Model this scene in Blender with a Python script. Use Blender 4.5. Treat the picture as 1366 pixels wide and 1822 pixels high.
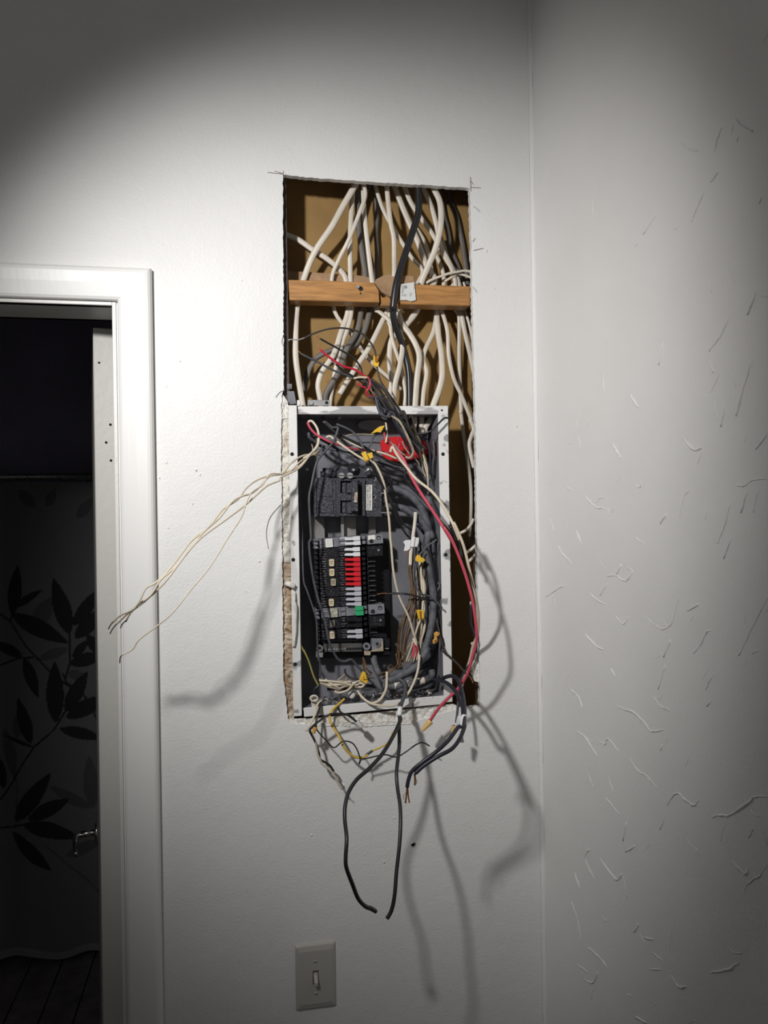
import bpy, bmesh, math, random
from mathutils import Vector, Matrix, noise
random.seed(7)
S = bpy.context.scene
COL = S.collection
for o in list(bpy.data.objects): bpy.data.objects.remove(o)
# ------------------------------------------------------------------ camera
FPX, CX, CY = 1368.0, 683.0, 911.0
CAM = Vector((0.0, -1.45, 1.65))
YAW, ROLL = math.radians(10.6), math.radians(0.88)
F = Vector((math.sin(YAW), math.cos(YAW), 0))
R0 = Vector((math.cos(YAW), -math.sin(YAW), 0)); U0 = Vector((0, 0, 1))
RV = R0*math.cos(ROLL) - U0*math.sin(ROLL)
UV = U0*math.cos(ROLL) + R0*math.sin(ROLL)
cd = bpy.data.cameras.new('camera'); cam = bpy.data.objects.new('camera', cd); COL.objects.link(cam)
cd.sensor_fit = 'VERTICAL'; cd.sensor_height = 36; cd.lens = FPX/1822*36; cd.clip_start = 0.02
cam.matrix_world = Matrix(((RV.x, UV.x, -F.x, CAM.x), (RV.y, UV.y, -F.y, CAM.y), (RV.z, UV.z, -F.z, CAM.z), (0, 0, 0, 1)))
S.camera = cam
# ------------------------------------------------------------------ light
S.view_settings.view_transform = 'Standard'; S.view_settings.look = 'None'
S.view_settings.gamma = 1; S.view_settings.exposure = 0; S.view_settings.use_curve_mapping = False
w = bpy.data.worlds.new('world'); S.world = w; w.use_nodes = True
w.node_tree.nodes['Background'].inputs[0].default_value = (1.0, 0.97, 0.94, 1)
w.node_tree.nodes['Background'].inputs[1].default_value = 0.105
LPOS = Vector((-0.44, -1.08, 2.21)); LAIM = Vector((0.23, 0.0, 1.77))
sd = bpy.data.lights.new('work_light', 'SPOT'); so = bpy.data.objects.new('work_light', sd); COL.objects.link(so)
sd.energy = 73; sd.color = (1.0, 0.985, 0.97); sd.spot_size = math.radians(77); sd.spot_blend = 1.0; sd.shadow_soft_size = 0.04
so.location = LPOS; so.rotation_euler = (LAIM-LPOS).to_track_quat('-Z', 'Y').to_euler()
# ------------------------------------------------------------------ pixel rays to points on real planes
def ray(px, py): return F + RV*((px-CX)/FPX) - UV*((py-CY)/FPX)
def P(px, py, d=0.0):
    r = ray(px, py); return CAM + r*((-d-CAM.y)/r.y)
XC = P(957, 908).x                                   # the room corner
def PR(px, py, off=0.0):
    r = ray(px, py); return CAM + r*((XC-off-CAM.x)/r.x)
def msc(d): return (1.45-d)/FPX*1.02                  # metres per pixel at a depth
ZM = {'A': (470, 280, 3.332), 'B': (490, 540, 3.595), 'C': (490, 710, 3.595), 'D': (490, 930, 3.595), 'E': (490, 1130, 3.595),
      'F': (540, 1280, 4.018), 'G': (180, 760, 3.415), 'a': (545, 940, 8.5375), 'b': (545, 1050, 8.5375), 'c': (545, 820, 8.5375),
      'd': (535, 720, 8.5375), 'e': (655, 720, 8.5375), 'f': (690, 930, 8.5375), 'g': (690, 1050, 8.5375), 'h': (690, 1140, 8.5375),
      'i': (540, 1150, 8.5375), 'j': (540, 1230, 8.5375), 'k': (690, 1230, 8.5375), 'l': (640, 600, 8.5375), 'm': (500, 560, 8.5375),
      'u': (850, 0, 2.647), 'v': (850, 850, 2.647), 'w': (850, 1322, 2.647), 's': (0, 780, 3.959), 't': (0, 1200, 2.928), 'p': (0, 0, 1)}
def px(s):
    out = []
    for seg in s.split('|'):
        z, body = seg.split(':'); x0, y0, k = ZM[z]
        for q in body.split():
            a, b = q.split(','); out.append((x0+float(a)/k, y0+float(b)/k))
    return out
# ------------------------------------------------------------------ materials
MATS = {}
def mat(name, col, rough=0.6, metal=0.0, var=0.0, vscale=30, bump=0.0, bscale=80, col2=None, thr=None, spec=0.5, stretch=None, detail=4, bump2=0.0, b2scale=300):
    m = bpy.data.materials.new(name); m.use_nodes = True; nt = m.node_tree; b = nt.nodes['Principled BSDF']
    b.inputs['Base Color'].default_value = (*col, 1); b.inputs['Roughness'].default_value = rough
    b.inputs['Metallic'].default_value = metal; b.inputs['Specular IOR Level'].default_value = spec
    geo = nt.nodes.new('ShaderNodeNewGeometry'); src = geo.outputs['Position']
    if stretch:
        mp = nt.nodes.new('ShaderNodeMapping'); mp.inputs['Scale'].default_value = stretch
        nt.links.new(src, mp.inputs['Vector']); src = mp.outputs['Vector']
    if col2 or var:
        n = nt.nodes.new('ShaderNodeTexNoise'); n.inputs['Scale'].default_value = vscale; n.inputs['Detail'].default_value = detail
        nt.links.new(src, n.inputs['Vector'])
        rp = nt.nodes.new('ShaderNodeValToRGB')
        c2 = col2 if col2 else tuple(c*(1-var) for c in col)
        lo, hi = thr if thr else (0.35, 0.65)
        rp.color_ramp.elements[0].position = lo; rp.color_ramp.elements[0].color = (*col, 1)
        rp.color_ramp.elements[1].position = hi; rp.color_ramp.elements[1].color = (*c2, 1)
        nt.links.new(n.outputs['Fac'], rp.inputs['Fac']); nt.links.new(rp.outputs['Color'], b.inputs['Base Color'])
    last = None
    for st, sc in ((bump, bscale), (bump2, b2scale)):
        if st:
            n = nt.nodes.new('ShaderNodeTexNoise'); n.inputs['Scale'].default_value = sc; n.inputs['Detail'].default_value = 3
            nt.links.new(src, n.inputs['Vector'])
            bp = nt.nodes.new('ShaderNodeBump'); bp.inputs['Strength'].default_value = st; bp.inputs['Distance'].default_value = 0.002
            nt.links.new(n.outputs['Fac'], bp.inputs['Height'])
            if last: nt.links.new(last.outputs['Normal'], bp.inputs['Normal'])
            nt.links.new(bp.outputs['Normal'], b.inputs['Normal']); last = bp
    MATS[name] = m; return m
WALL = mat('white_wall_paint', (.78, .775, .76), .55, var=.04, vscale=5, bump=.4, bscale=40, bump2=.35, b2scale=230)
WALLR = mat('white_trowelled_plaster', (.76, .755, .74), .5, var=.04, vscale=5, bump=.45, bscale=26, bump2=.15, b2scale=180)
TRIM = mat('white_gloss_trim_paint', (.78, .775, .755), .4, bump=.25, bscale=25, stretch=(3, 3, .35))
JAMB = mat('cream_jamb_paint', (.70, .69, .66), .4, bump=.3, bscale=60)
DARKROOM = mat('dim_grey_wall_paint', (.72, .68, .9), .8, var=.2, vscale=3)
CEILM = mat('dark_blue_grey_paint', (.5, .5, .7), .8)
TILE = mat('dark_floor_tile', (.36, .33, .33), .6, var=.3, vscale=14)
GROUT = mat('dark_grout', (.03, .03, .03), .9)
WOODM = mat('varnished_pine', (.48, .235, .075), .5, var=.35, vscale=22, stretch=(1, 1, 9), bump=.2, bscale=30)
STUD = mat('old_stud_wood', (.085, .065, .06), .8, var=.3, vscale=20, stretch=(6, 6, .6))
KRAFT = mat('tan_board_paper', (.34, .205, .07), .8, var=.25, vscale=9, bump=.15, bscale=200)
CARD = mat('torn_brown_board', (.40, .25, .14), .9, var=.3, vscale=40, bump=.4, bscale=90)
CRUMB = mat('broken_plaster_tan', (.56, .48, .37), .95, col2=(.30, .18, .10), vscale=45, thr=(.42, .70), bump=1.0, bscale=140)
CRUMBT = mat('broken_plaster_pale', (.70, .67, .61), .95, col2=(.42, .32, .20), vscale=38, thr=(.52, .66), bump=1.0, bscale=140, stretch=(1.6, 1, .35))
CRUMBW = mat('broken_plaster_white', (.74, .72, .68), .95, col2=(.5, .44, .36), vscale=60, thr=(.5, .75), bump=.9, bscale=140)
PAINTED = mat('chipped_white_painted_steel', (.74, .735, .72), .5, col2=(.30, .30, .31), vscale=26, thr=(.60, .64), bump=.35, bscale=60, detail=6)
PAINTED2 = mat('worn_white_painted_steel', (.38, .38, .385), .5, col2=(.76, .755, .74), vscale=30, thr=(.46, .50), bump=.35, bscale=60, stretch=(.4, 1, 1.5), detail=6)
STEEL = mat('grey_enclosure_steel', (.19, .192, .215), .45, var=.25, vscale=20)
ZINC = mat('zinc_plated_steel', (.55, .55, .55), .4, metal=.7, var=.3, vscale=60)
CHROME = mat('chrome', (.75, .75, .75), .15, metal=1.0)
BUS = mat('tinned_bus_bar', (.33, .32, .31), .45, metal=.4, var=.35, vscale=25)
BLK = mat('black_moulded_plastic', (.010, .010, .014), .38, var=.2, vscale=50)
DUST = mat('dusty_black_plastic', (.014, .015, .022), .5, col2=(.21, .21, .25), vscale=600, thr=(.46, .78), detail=6)
GREYB = mat('grey_moulded_plastic', (.22, .225, .25), .5, var=.25, vscale=60)
HWHITE = mat('white_plastic_handle', (.72, .72, .74), .45)
HGREY = mat('light_grey_plastic_handle', (.46, .47, .52), .45)
HRED = mat('red_plastic_handle', (.62, .018, .028), .4)
HGREEN = mat('green_plastic_handle', (.03, .36, .14), .4)
TAG = mat('beige_rating_tag', (.62, .53, .36), .5)
TAGD = mat('faded_grey_tag', (.16, .16, .14), .6)
PAPER = mat('white_label_paper', (.75, .74, .70), .7)
AGED = mat('aged_beige_label', (.48, .46, .36), .7, col2=(.3, .3, .24), vscale=120, thr=(.45, .55))
INK = mat('black_ink', (.02, .02, .02), .7)
REDINK = mat('red_ink', (.5, .05, .04), .7)
NM = mat('cream_cable_sheath', (.68, .62, .53), .45, var=.12, vscale=30)
NMD = mat('taupe_or_shaded_sheath', (.155, .14, .125), .6, var=.2, vscale=30)  # real taupe cables; on cables deep in the wall it paints their shade
CREAM = mat('cream_wire_insulation', (.66, .58, .45), .45, var=.12, vscale=60)
CREAMD = mat('dirty_cream_insulation', (.40, .335, .25), .6, col2=(.22, .17, .12), vscale=90, thr=(.45, .7))
BLACK = mat('black_wire_insulation', (.016, .016, .018), .35)
DKBRN = mat('brown_black_insulation', (.045, .036, .032), .45, var=.4, vscale=60)
NAVY = mat('blue_black_insulation', (.020, .021, .034), .4, var=.2, vscale=80)
GREYW = mat('dusty_grey_insulation', (.075, .078, .092), .5, var=.35, vscale=70)
GREYC = mat('dusty_thick_conductor', (.12, .125, .14), .65, col2=(.045, .046, .055), vscale=60, thr=(.4, .65))
REDW = mat('red_wire_insulation', (.50, .02, .05), .4)
PINKW = mat('dusty_red_insulation', (.55, .07, .11), .5)
YELW = mat('yellow_wire_insulation', (.60, .40, .06), .45)
OLIVE = mat('yellow_green_insulation', (.30, .25, .06), .5)
NUTY = mat('yellow_connector_plastic', (.75, .47, .04), .45)
NUTO = mat('orange_yellow_connector', (.66, .36, .08), .5)
NUTT = mat('tan_yellow_connector', (.68, .46, .17), .45)
COPPER = mat('bare_copper', (.42, .21, .10), .4, metal=.7, var=.3, vscale=90)
COPB = mat('old_brown_copper', (.20, .115, .055), .5, metal=.3, var=.4, vscale=60)
SILVER = mat('bare_tinned_wire', (.6, .58, .54), .35, metal=.7)
REDP = mat('red_plastic_disc', (.66, .012, .018), .45, var=.15, vscale=30)
TAPE = mat('white_cloth_tape', (.74, .74, .74), .7)
SWP = mat('ivory_switch_plate', (.47, .455, .42), .35)
FIB = mat('torn_grey_paper', (.22, .21, .20), .9)
DEBRIS = mat('grey_plaster_debris', (.22, .20, .20), .95, col2=(.5, .47, .44), vscale=120)
DOORM = mat('door_edge_paint', (.66, .65, .61), .4, bump=.3, bscale=70)
HOLE = mat('dark_screw_hole', (.01, .01, .01), .9)
# ------------------------------------------------------------------ mesh builder
class MB:
    def __init__(s): s.v = []; s.f = []
    def add(s, vs, fs):
        n = len(s.v); s.v += [Vector(v) for v in vs]; s.f += [tuple(i+n for i in f) for f in fs]
    def box(s, x0, y0, z0, x1, y1, z1):
        s.add([(x0,y0,z0),(x1,y0,z0),(x1,y1,z0),(x0,y1,z0),(x0,y0,z1),(x1,y0,z1),(x1,y1,z1),(x0,y1,z1)],
              [(3,2,1,0),(4,5,6,7),(0,1,5,4),(1,2,6,5),(2,3,7,6),(3,0,4,7)])
    def prism(s, front, vec):                        # front polygon (points) pushed along vec
        n = len(front); b = [Vector(p)+vec for p in front]
        s.add(list(front)+b, [tuple(range(n)), tuple(range(2*n-1, n-1, -1))]+[(i, i+n, (i+1) % n+n, (i+1) % n) for i in range(n)])
    def pprism(s, pts, d, t):                         # pixel polygon at depth d, t thick towards the wall
        s.prism([P(x, y, d) for x, y in pts], Vector((0, t, 0)))
    def cyl(s, c, axis, r, h, n=16, r2=None):
        c = Vector(c); a = Vector(axis).normalized(); u = a.orthogonal().normalized(); v = a.cross(u); r2 = r if r2 is None else r2
        A = [c+(u*math.cos(2*math.pi*i/n)+v*math.sin(2*math.pi*i/n))*r for i in range(n)]
        B = [c+a*h+(u*math.cos(2*math.pi*i/n)+v*math.sin(2*math.pi*i/n))*r2 for i in range(n)]
        s.add(A+B, [tuple(range(n-1, -1, -1)), tuple(range(n, 2*n))]+[(i, (i+1) % n, (i+1) % n+n, i+n) for i in range(n)])
    def tube(s, pts, rad, rn=None, n=8, cap=True):
        m = len(pts); base = len(s.v); prev = None
        for i in range(m):
            t = (pts[min(i+1, m-1)]-pts[max(i-1, 0)])
            t = t.normalized() if t.length > 1e-9 else Vector((0, 0, 1))
            ref = prev if prev is not None else t.cross(Vector((0, 1, 0)))
            if ref.length < 1e-3: ref = t.orthogonal()
            sd_ = (ref - t*ref.dot(t)); sd_ = sd_.normalized() if sd_.length > 1e-6 else t.orthogonal().normalized()
            prev = sd_; nn = t.cross(sd_)
            ra = rad[i] if isinstance(rad, list) else rad; rb = ra*(rn if rn else 1)
            for k in range(n):
                a = 2*math.pi*k/n; s.v.append(pts[i]+sd_*(math.cos(a)*ra)+nn*(math.sin(a)*rb))
        for i in range(m-1):
            for k in range(n):
                k2 = (k+1) % n
                s.f.append((base+i*n+k, base+i*n+k2, base+(i+1)*n+k2, base+(i+1)*n+k))
        if cap:
            s.f.append(tuple(base+k for k in range(n-1, -1, -1))); s.f.append(tuple(base+(m-1)*n+k for k in range(n)))
    def build(s, name, material, parent=None, smooth=False, origin=None, bevel=0.0):
        me = bpy.data.meshes.new(name)
        wo = Vector((0, 0, 0))
        if parent is not None: wo = parent['_w'] if '_w' in parent else Vector((0, 0, 0))
        wo = Vector(wo)
        if origin is None: origin = sum(s.v, Vector())/len(s.v) if parent is None else wo
        o_ = Vector(origin)
        me.from_pydata([v-o_ for v in s.v], [], s.f); me.materials.append(material)
        bm = bmesh.new(); bm.from_mesh(me); bmesh.ops.recalc_face_normals(bm, faces=bm.faces)
        if bevel: bmesh.ops.bevel(bm, geom=list(bm.edges), offset=bevel, segments=1, affect='EDGES', profile=.5)
        bm.to_mesh(me); bm.free()
        if smooth:
            for p in me.polygons: p.use_smooth = True
        o = bpy.data.objects.new(name, me); COL.objects.link(o); o.location = o_-wo if parent is not None else o_
        o['_w'] = list(o_)
        if parent is not None: o.parent = parent
        return o
def tag(o, label=None, cat=None, group=None, kind=None):
    if label: o['label'] = label
    if cat: o['category'] = cat
    if group: o['group'] = group
    if kind: o['kind'] = kind
    return o
def empty(name, loc, label=None, cat=None, group=None):
    o = bpy.data.objects.new(name, None); COL.objects.link(o); o.location = loc; o['_w'] = list(loc); o.empty_display_size = .02
    return tag(o, label, cat, group)
def smoothpts(pts, sub=5):
    out = []; n = len(pts)
    if n < 3:
        return [pts[0].lerp(pts[-1], i/sub) for i in range(sub+1)]
    for i in range(n-1):
        p0 = pts[max(i-1, 0)]; p1 = pts[i]; p2 = pts[i+1]; p3 = pts[min(i+2, n-1)]
        for k in range(sub):
            t = k/sub
            out.append(0.5*((2*p1)+(p2-p0)*t+(2*p0-5*p1+4*p2-p3)*t*t+(3*p1-p0-3*p2+p3)*t**3))
    out.append(pts[-1]); return out
def path3(s, ds):
    q = px(s) if isinstance(s, str) else s
    L = [0]
    for i in range(1, len(q)): L.append(L[-1]+math.dist(q[i], q[i-1]))
    T = L[-1] or 1; out = []
    for (x, y), l in zip(q, L):
        u = l/T*(len(ds)-1) if len(ds) > 1 else 0; k = min(int(u), len(ds)-2) if len(ds) > 1 else 0
        d = ds[k]+(ds[k+1]-ds[k])*(u-k) if len(ds) > 1 else ds[0]
        out.append(P(x, y, d))
    return out
def strand(name, s, wpx, ds, m, parent=None, flat=None, n=8, taper=None, sub=5):
    pts = smoothpts(path3(s, ds), sub); b = MB()
    N = len(pts)
    rad = [wpx/2*(CAM-p).length/FPX*(1.0 if not taper else 1+(taper-1)*i/(N-1)) for i, p in enumerate(pts)]
    b.tube(pts, rad, flat, n)
    return b.build(name, m, parent, True, origin=(pts[0] if parent is None else None))
def wire(label, s, wpx, ds, m, name='electrical_wire', cat='wire', group=None, tips=(), flat=None, taper=None, n=8):
    o = strand(name, s, wpx, ds, m, None, flat, n, taper); tag(o, label, cat, group)
    for (ts, tw, td, tm, tn) in tips: strand(tn, ts, tw, td, tm, o, n=6)
    return o
def cable(label, s, wpx, ds, m=None, **k):
    return wire(label, s, wpx, ds, m or NM, name='sheathed_cable', cat='cable', flat=.6, n=10, **k)
def flatcurve(name, loops, y0, y1, material, parent=None):   # loops of (x, z) filled with holes, solid from y0 (front) to y1
    cu = bpy.data.curves.new(name, 'CURVE'); cu.dimensions = '2D'; cu.fill_mode = 'BOTH'
    for lp in loops:
        sp = cu.splines.new('POLY'); sp.points.add(len(lp)-1); sp.use_cyclic_u = True
        for p, (x, z) in zip(sp.points, lp): p.co = (x, z, 0, 1)
    cu.extrude = (y1-y0)/2
    t = bpy.data.objects.new('tmp', cu); COL.objects.link(t); dg = bpy.context.evaluated_depsgraph_get()
    me = bpy.data.meshes.new_from_object(t.evaluated_get(dg)); bpy.data.objects.remove(t); bpy.data.curves.remove(cu)
    for v in me.vertices: v.co = Vector((v.co.x, (y0+y1)/2-v.co.z, v.co.y))
    me.name = name; me.materials.clear(); me.materials.append(material)
    o = bpy.data.objects.new(name, me); COL.objects.link(o); o['_w'] = [0, 0, 0]
    if parent is not None:
        o.parent = parent; o.location = -Vector(parent['_w'])
    return o
def text(name, body, size, m, parent, M, space=1.0):   # flat lettering, M: local matrix relative to parent
    cu = bpy.data.curves.new(name, 'FONT'); cu.body = body; cu.size = size; cu.align_x = 'CENTER'; cu.align_y = 'CENTER'; cu.space_line = .85; cu.extrude = .00008
    cu.space_character = space; cu.resolution_u = 2
    t = bpy.data.objects.new('tmp', cu); COL.objects.link(t); dg = bpy.context.evaluated_depsgraph_get()
    me = bpy.data.meshes.new_from_object(t.evaluated_get(dg)); bpy.data.objects.remove(t); bpy.data.curves.remove(cu)
    me.transform(M); me.materials.clear(); me.materials.append(m); me.name = name
    o = bpy.data.objects.new(name, me); COL.objects.link(o); o.parent = parent; return o
FACE = Matrix(((1, 0, 0, 0), (0, 0, -1, 0), (0, 1, 0, 0), (0, 0, 0, 1)))    # text plane facing the room
def jag(poly, step, amp):
    out = []
    for i in range(len(poly)):
        a = poly[i]; b = poly[(i+1) % len(poly)]; n = max(1, int(math.dist(a, b)/step))
        for k in range(n):
            t = k/n; j = amp if k else 0
            out.append((a[0]+(b[0]-a[0])*t+random.uniform(-j, j), a[1]+(b[1]-a[1])*t+random.uniform(-j, j)))
    return out
def XZ(pts, d=0.0):
    r = []
    for x, y in pts:
        p = P(x, y, d); r.append((p.x, p.z))
    return r
# ================================================================== SETTING
DO_R = P(205, 908).x; DO_L = DO_R-.80; DO_T = P(100, 541).z      # door opening
hole = [(503,311),(560,317),(620,321),(700,326),(770,330),(836,335),(838,420),(840,520),(843,640),(846,760),(848,900),(849,1000),(851,1100),
        (853,1165),(854,1210),(853,1257),(835,1259),(805,1264),(740,1284),(700,1288),(600,1292),(520,1289),(512,1278),(504,1200),(502,1000),(500,800),(501,705),(505,690),(504,500)]
dent = [(731,1503),(735,1500),(739,1499),(740,1506),(738,1510),(732,1508)]
outer = [(-2.2, -.0), (DO_L, 0), (DO_L, DO_T), (DO_R, DO_T), (DO_R, 0), (XC, 0), (XC, 3.0), (-2.2, 3.0)]
wb = flatcurve('wall_back', [outer, XZ(jag(hole, 5, .9)), XZ(dent)], 0, .013, WALL); tag(wb, kind='structure')
b2 = flatcurve('wall_inner', [[(-2.2, 0), (DO_L, 0), (DO_L, DO_T), (DO_R, DO_T), (DO_R, 0), (XC+.3, 0), (XC+.3, 3.0), (-2.2, 3.0)]], .104, .117, KRAFT); tag(b2, kind='structure')
m = MB(); m.box(XC, -3.2, 0, XC+.1, .104, 3.0); wr = m.build('wall_right', WALLR, origin=(XC, 0, 0)); tag(wr, kind='structure')
m = MB(); N = 7; RF = .007                                        # rounded caulk line in the corner
prof = [(XC-RF+RF*math.sin(a*math.pi/2/N), -RF+RF*math.cos(a*math.pi/2/N)) for a in range(N+1)]
for k in range(61):
    z = 3.0*k/60
    for (x, y) in prof: m.v.append(Vector((x+random.uniform(-.0004, .0004), y, z)))
    m.v.append(Vector((XC, 0, z)))
Q = N+2
for k in range(60):
    for i in range(Q): m.f.append((k*Q+i, k*Q+(i+1) % Q, (k+1)*Q+(i+1) % Q, (k+1)*Q+i))
m.build('corner_caulk', WALL, wr, True)
# trowel ridges of the right wall
RID = ['u:960,670 990,700 1040,712', 'u:1150,600 1130,650 1115,715', 'u:1130,812 1095,860', 'u:1065,905 1045,950 1005,1050', 'u:845,1005 780,1105', 'u:760,1135 745,1160',
 'u:1335,930 1322,965', 'u:1215,565 1250,600 1295,618', 'u:1225,645 1218,675', 'v:500,80 550,135 600,145', 'v:1000,55 970,90 950,190', 'v:890,170 860,215', 'v:735,280 785,312',
 'v:380,320 400,360 445,405', 'v:465,250 490,312', 'v:610,465 650,460 690,485 710,475 730,440 705,425', 'v:655,455 675,410', 'v:615,495 575,555', 'v:520,535 560,575 600,595',
 'v:640,645 685,690 710,655', 'v:785,650 830,690 875,712 915,680 940,590 955,565', 'v:985,630 1045,595', 'v:1105,722 1080,725 1050,785 1015,825', 'v:505,735 560,795 590,808',
 'v:910,760 875,845', 'v:885,880 850,1000', 'v:430,995 470,1025 495,1085', 'v:625,895 650,940', 'v:660,1075 690,1090 740,1110 790,1160 820,1195 880,1185', 'v:830,1030 860,1075 905,1095',
 'v:460,1190 510,1225 530,1260 565,1310', 'v:575,1240 600,1255 615,1230 665,1290', 'v:1115,920 1070,1000', 'v:1100,1045 1080,1075', 'v:1195,110 1160,230 1130,310', 'v:1195,280 1160,380',
 'v:1270,60 1240,165', 'v:1366,5 1300,10 1245,40 1200,20', 'v:1366,560 1300,690 1230,835', 'v:870,1255 860,1285', 'v:320,560 380,520 405,510', 'v:410,35 445,60', 'v:770,20 765,45 745,35',
 'w:530,100 525,150 545,210', 'w:715,70 755,130 800,160 845,210', 'w:600,260 630,290 668,338', 'w:890,290 935,235 980,270 1020,292 1040,270', 'w:700,370 685,460', 'w:880,350 860,405',
 'w:1100,350 1130,340 1190,338 1280,280 1300,255 1366,255', 'w:1340,400 1366,490', 'w:1300,405 1275,445', 'w:530,500 505,540 550,640', 'w:695,515 740,485', 'w:575,540 650,640 680,615',
 'w:455,610 485,690', 'w:440,745 470,830 490,950', 'w:985,455 1045,520', 'w:1200,555 1255,615 1275,595', 'w:1360,570 1330,620 1270,665 1255,710', 'w:760,850 735,890', 'w:780,915 830,925',
 'w:515,960 575,1010 610,1060', 'w:820,985 875,1030', 'w:805,1063 870,1068', 'w:1180,965 1220,990 1250,985', 'w:1095,1080 1140,1078 1200,1055 1230,1030', 'w:910,1090 945,1145 985,1148',
 'w:565,1080 540,1130 500,1110', 'w:470,1045 520,1080', 'w:700,1185 725,1190', 'w:740,1290 800,1320', 'p:1300,560 1280,600 1262,625', 'p:1262,640 1270,665', 'p:1345,520 1330,560',
 'p:1215,780 1235,800 1250,795', 'p:1290,720 1283,760', 'p:1120,700 1135,725', 'p:1335,650 1320,700 1310,740', 'p:1180,610 1172,650', 'p:1366,770 1345,800', 'p:1090,790 1105,815']
m = MB()
def ridge(pts, h):
    n = len(pts); m.tube(pts, [h*(.35+.65*math.sin(math.pi*min(max((i+.4)/n, .02), .98))**.6)*random.uniform(.75, 1.25) for i in range(n)], None, 6)
for s in RID:
    pts = [p+Vector((random.uniform(-.0003, .0003), random.uniform(-.0008, .0008), random.uniform(-.0008, .0008))) for p in smoothpts([PR(x, y, -.0003) for x, y in px(s)], 5)]; ridge(pts, random.uniform(.0012, .0021))
for k in range(320):
    y = -random.uniform(.06, .9) if k < 200 else -random.uniform(.7, 2.2); z = random.uniform(.5, 2.75); a = random.gauss(-1.0, .5)*random.choice((1, 1, -1)); L = random.uniform(.008, .04); cu = random.uniform(-1.2, 1.2)
    if y > -.45 and z > 1.9 and random.random() < .7: continue
    pts = []
    for i in range(7):
        pts.append(Vector((XC+.0004, y, z))); y += math.cos(a)*L/6; z += math.sin(a)*L/6; a += cu/6
    if max(p.y for p in pts) < -.02: ridge(pts, random.uniform(.0007, .0013))
tag(m.build('plaster_ridge', WALLR, wr, True), kind='stuff')
# specks and paint bumps on the back wall
m = MB()
for (x, y) in [(432,498),(268,500),(296,690),(298,820),(318,640),(350,838),(357,842),(340,895),(300,940),(437,1050),(462,1000),(440,1055),(282,848),(866,445),(880,515),(920,760),(700,1457),(555,1485),(682,1532),(652,1572),(610,1395)]:
    p = P(x, y, 0); r = random.uniform(.001, .0022)
    m.tube([p+Vector((0, .0006, 0)), p+Vector((random.uniform(-.004, .004), .0003, random.uniform(-.006, .006)))], r, None, 6)
tag(m.build('paint_bump', WALL, wb, True), kind='stuff')
# frayed paper round the cut hole
m = MB()
for s in ['A:20,88 50,92 112,98', 'A:60,80 112,97', 'A:112,80 111,110', 'A:1222,115 1224,200', 'A:1222,178 1282,180', 'A:1225,140 1240,160', 'A:1240,290 1262,305 1278,322', 'A:1240,552 1298,538',
          'A:1240,770 1262,800', 'A:1236,500 1250,478', 'G:1090,470 1030,540 1008,600 1003,660 1015,740', 'B:50,200 40,250 55,280', 'B:60,555 30,565 0,600']:
    m.tube(smoothpts([P(x, y, .0016) for x, y in px(s)], 3), .00045, None, 5)
tag(m.build('paper_fibre', FIB, wb), 'grey torn paper fibres round the cut edge', kind='stuff')
def rough_strip(name, A, B, d, material, parent, amp=.0035, cols=4, step=3.0, lab=None):
    A = px(A); B = px(B)
    def res(L, n):
        t = [0]
        for i in range(1, len(L)): t.append(t[-1]+math.dist(L[i], L[i-1]))
        out = []
        for k in range(n+1):
            u = t[-1]*k/n; i = max(j for j in range(len(t)) if t[j] <= u+1e-9); i = min(i, len(L)-2); q = (u-t[i])/(t[i+1]-t[i])
            out.append((L[i][0]+(L[i+1][0]-L[i][0])*q, L[i][1]+(L[i+1][1]-L[i][1])*q))
        return out
    n = int(sum(math.dist(A[i], A[i-1]) for i in range(1, len(A)))/step); a = res(A, n); b = res(B, n); m = MB()
    for k in range(n+1):
        for c in range(cols+1):
            t = c/cols; x = a[k][0]+(b[k][0]-a[k][0])*t; y = a[k][1]+(b[k][1]-a[k][1])*t
            v = noise.noise(Vector((x*.13, y*.10, 3)))*1.0+noise.noise(Vector((x*.4, y*.35, 9)))*.7
            m.v.append(P(x+(random.uniform(-.6, .6) if c in (0, cols) else 0), y, d+amp*v))
    W = cols+1
    for k in range(n):
        for c in range(cols): m.f.append((k*W+c, k*W+c+1, (k+1)*W+c+1, (k+1)*W+c))
    o = m.build(name, material, parent); 
    if lab: o['label'] = lab
    return o
rough_strip('broken_plaster', 'p:500,745 500,800 501,1000', 'p:514,745 515,800 518,1000', -.005, CRUMBT, wb, lab='pale broken plaster down the upper left of the panel')
rough_strip('broken_plaster', 'p:501,1000 503,1200 511,1280', 'p:518,1000 521,1200 523,1282', -.006, CRUMB, wb, amp=.0045, lab='crumbling tan plaster down the lower left of the panel')
rough_strip('broken_plaster', 'p:502,700 500,745', 'p:512,715 514,745', -.003, CRUMBW, wb)
rough_strip('broken_plaster', 'p:510,1279 560,1277 640,1270 720,1262 805,1252 815,1256', 'p:516,1292 560,1294 640,1293 720,1289 805,1268 815,1266', -.005, CRUMBW, wb, lab='crumbling pale plaster along the bottom of the hole')
rough_strip('broken_plaster', 'p:840,1165 838,1175 836,1190 838,1200 844,1212', 'p:855,1160 855,1175 856,1190 856,1200 856,1215', -.008, CRUMBW, wb, cols=5, step=2.0, lab='torn white plaster lump at the right edge of the hole')
rough_strip('broken_plaster', 'j:230,520 500,530 900,540 1200,520|p:735,1288', 'j:230,480 500,470 900,470 1200,460|p:735,1282', .0015, CRUMBW, wb, amp=.002)
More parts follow.
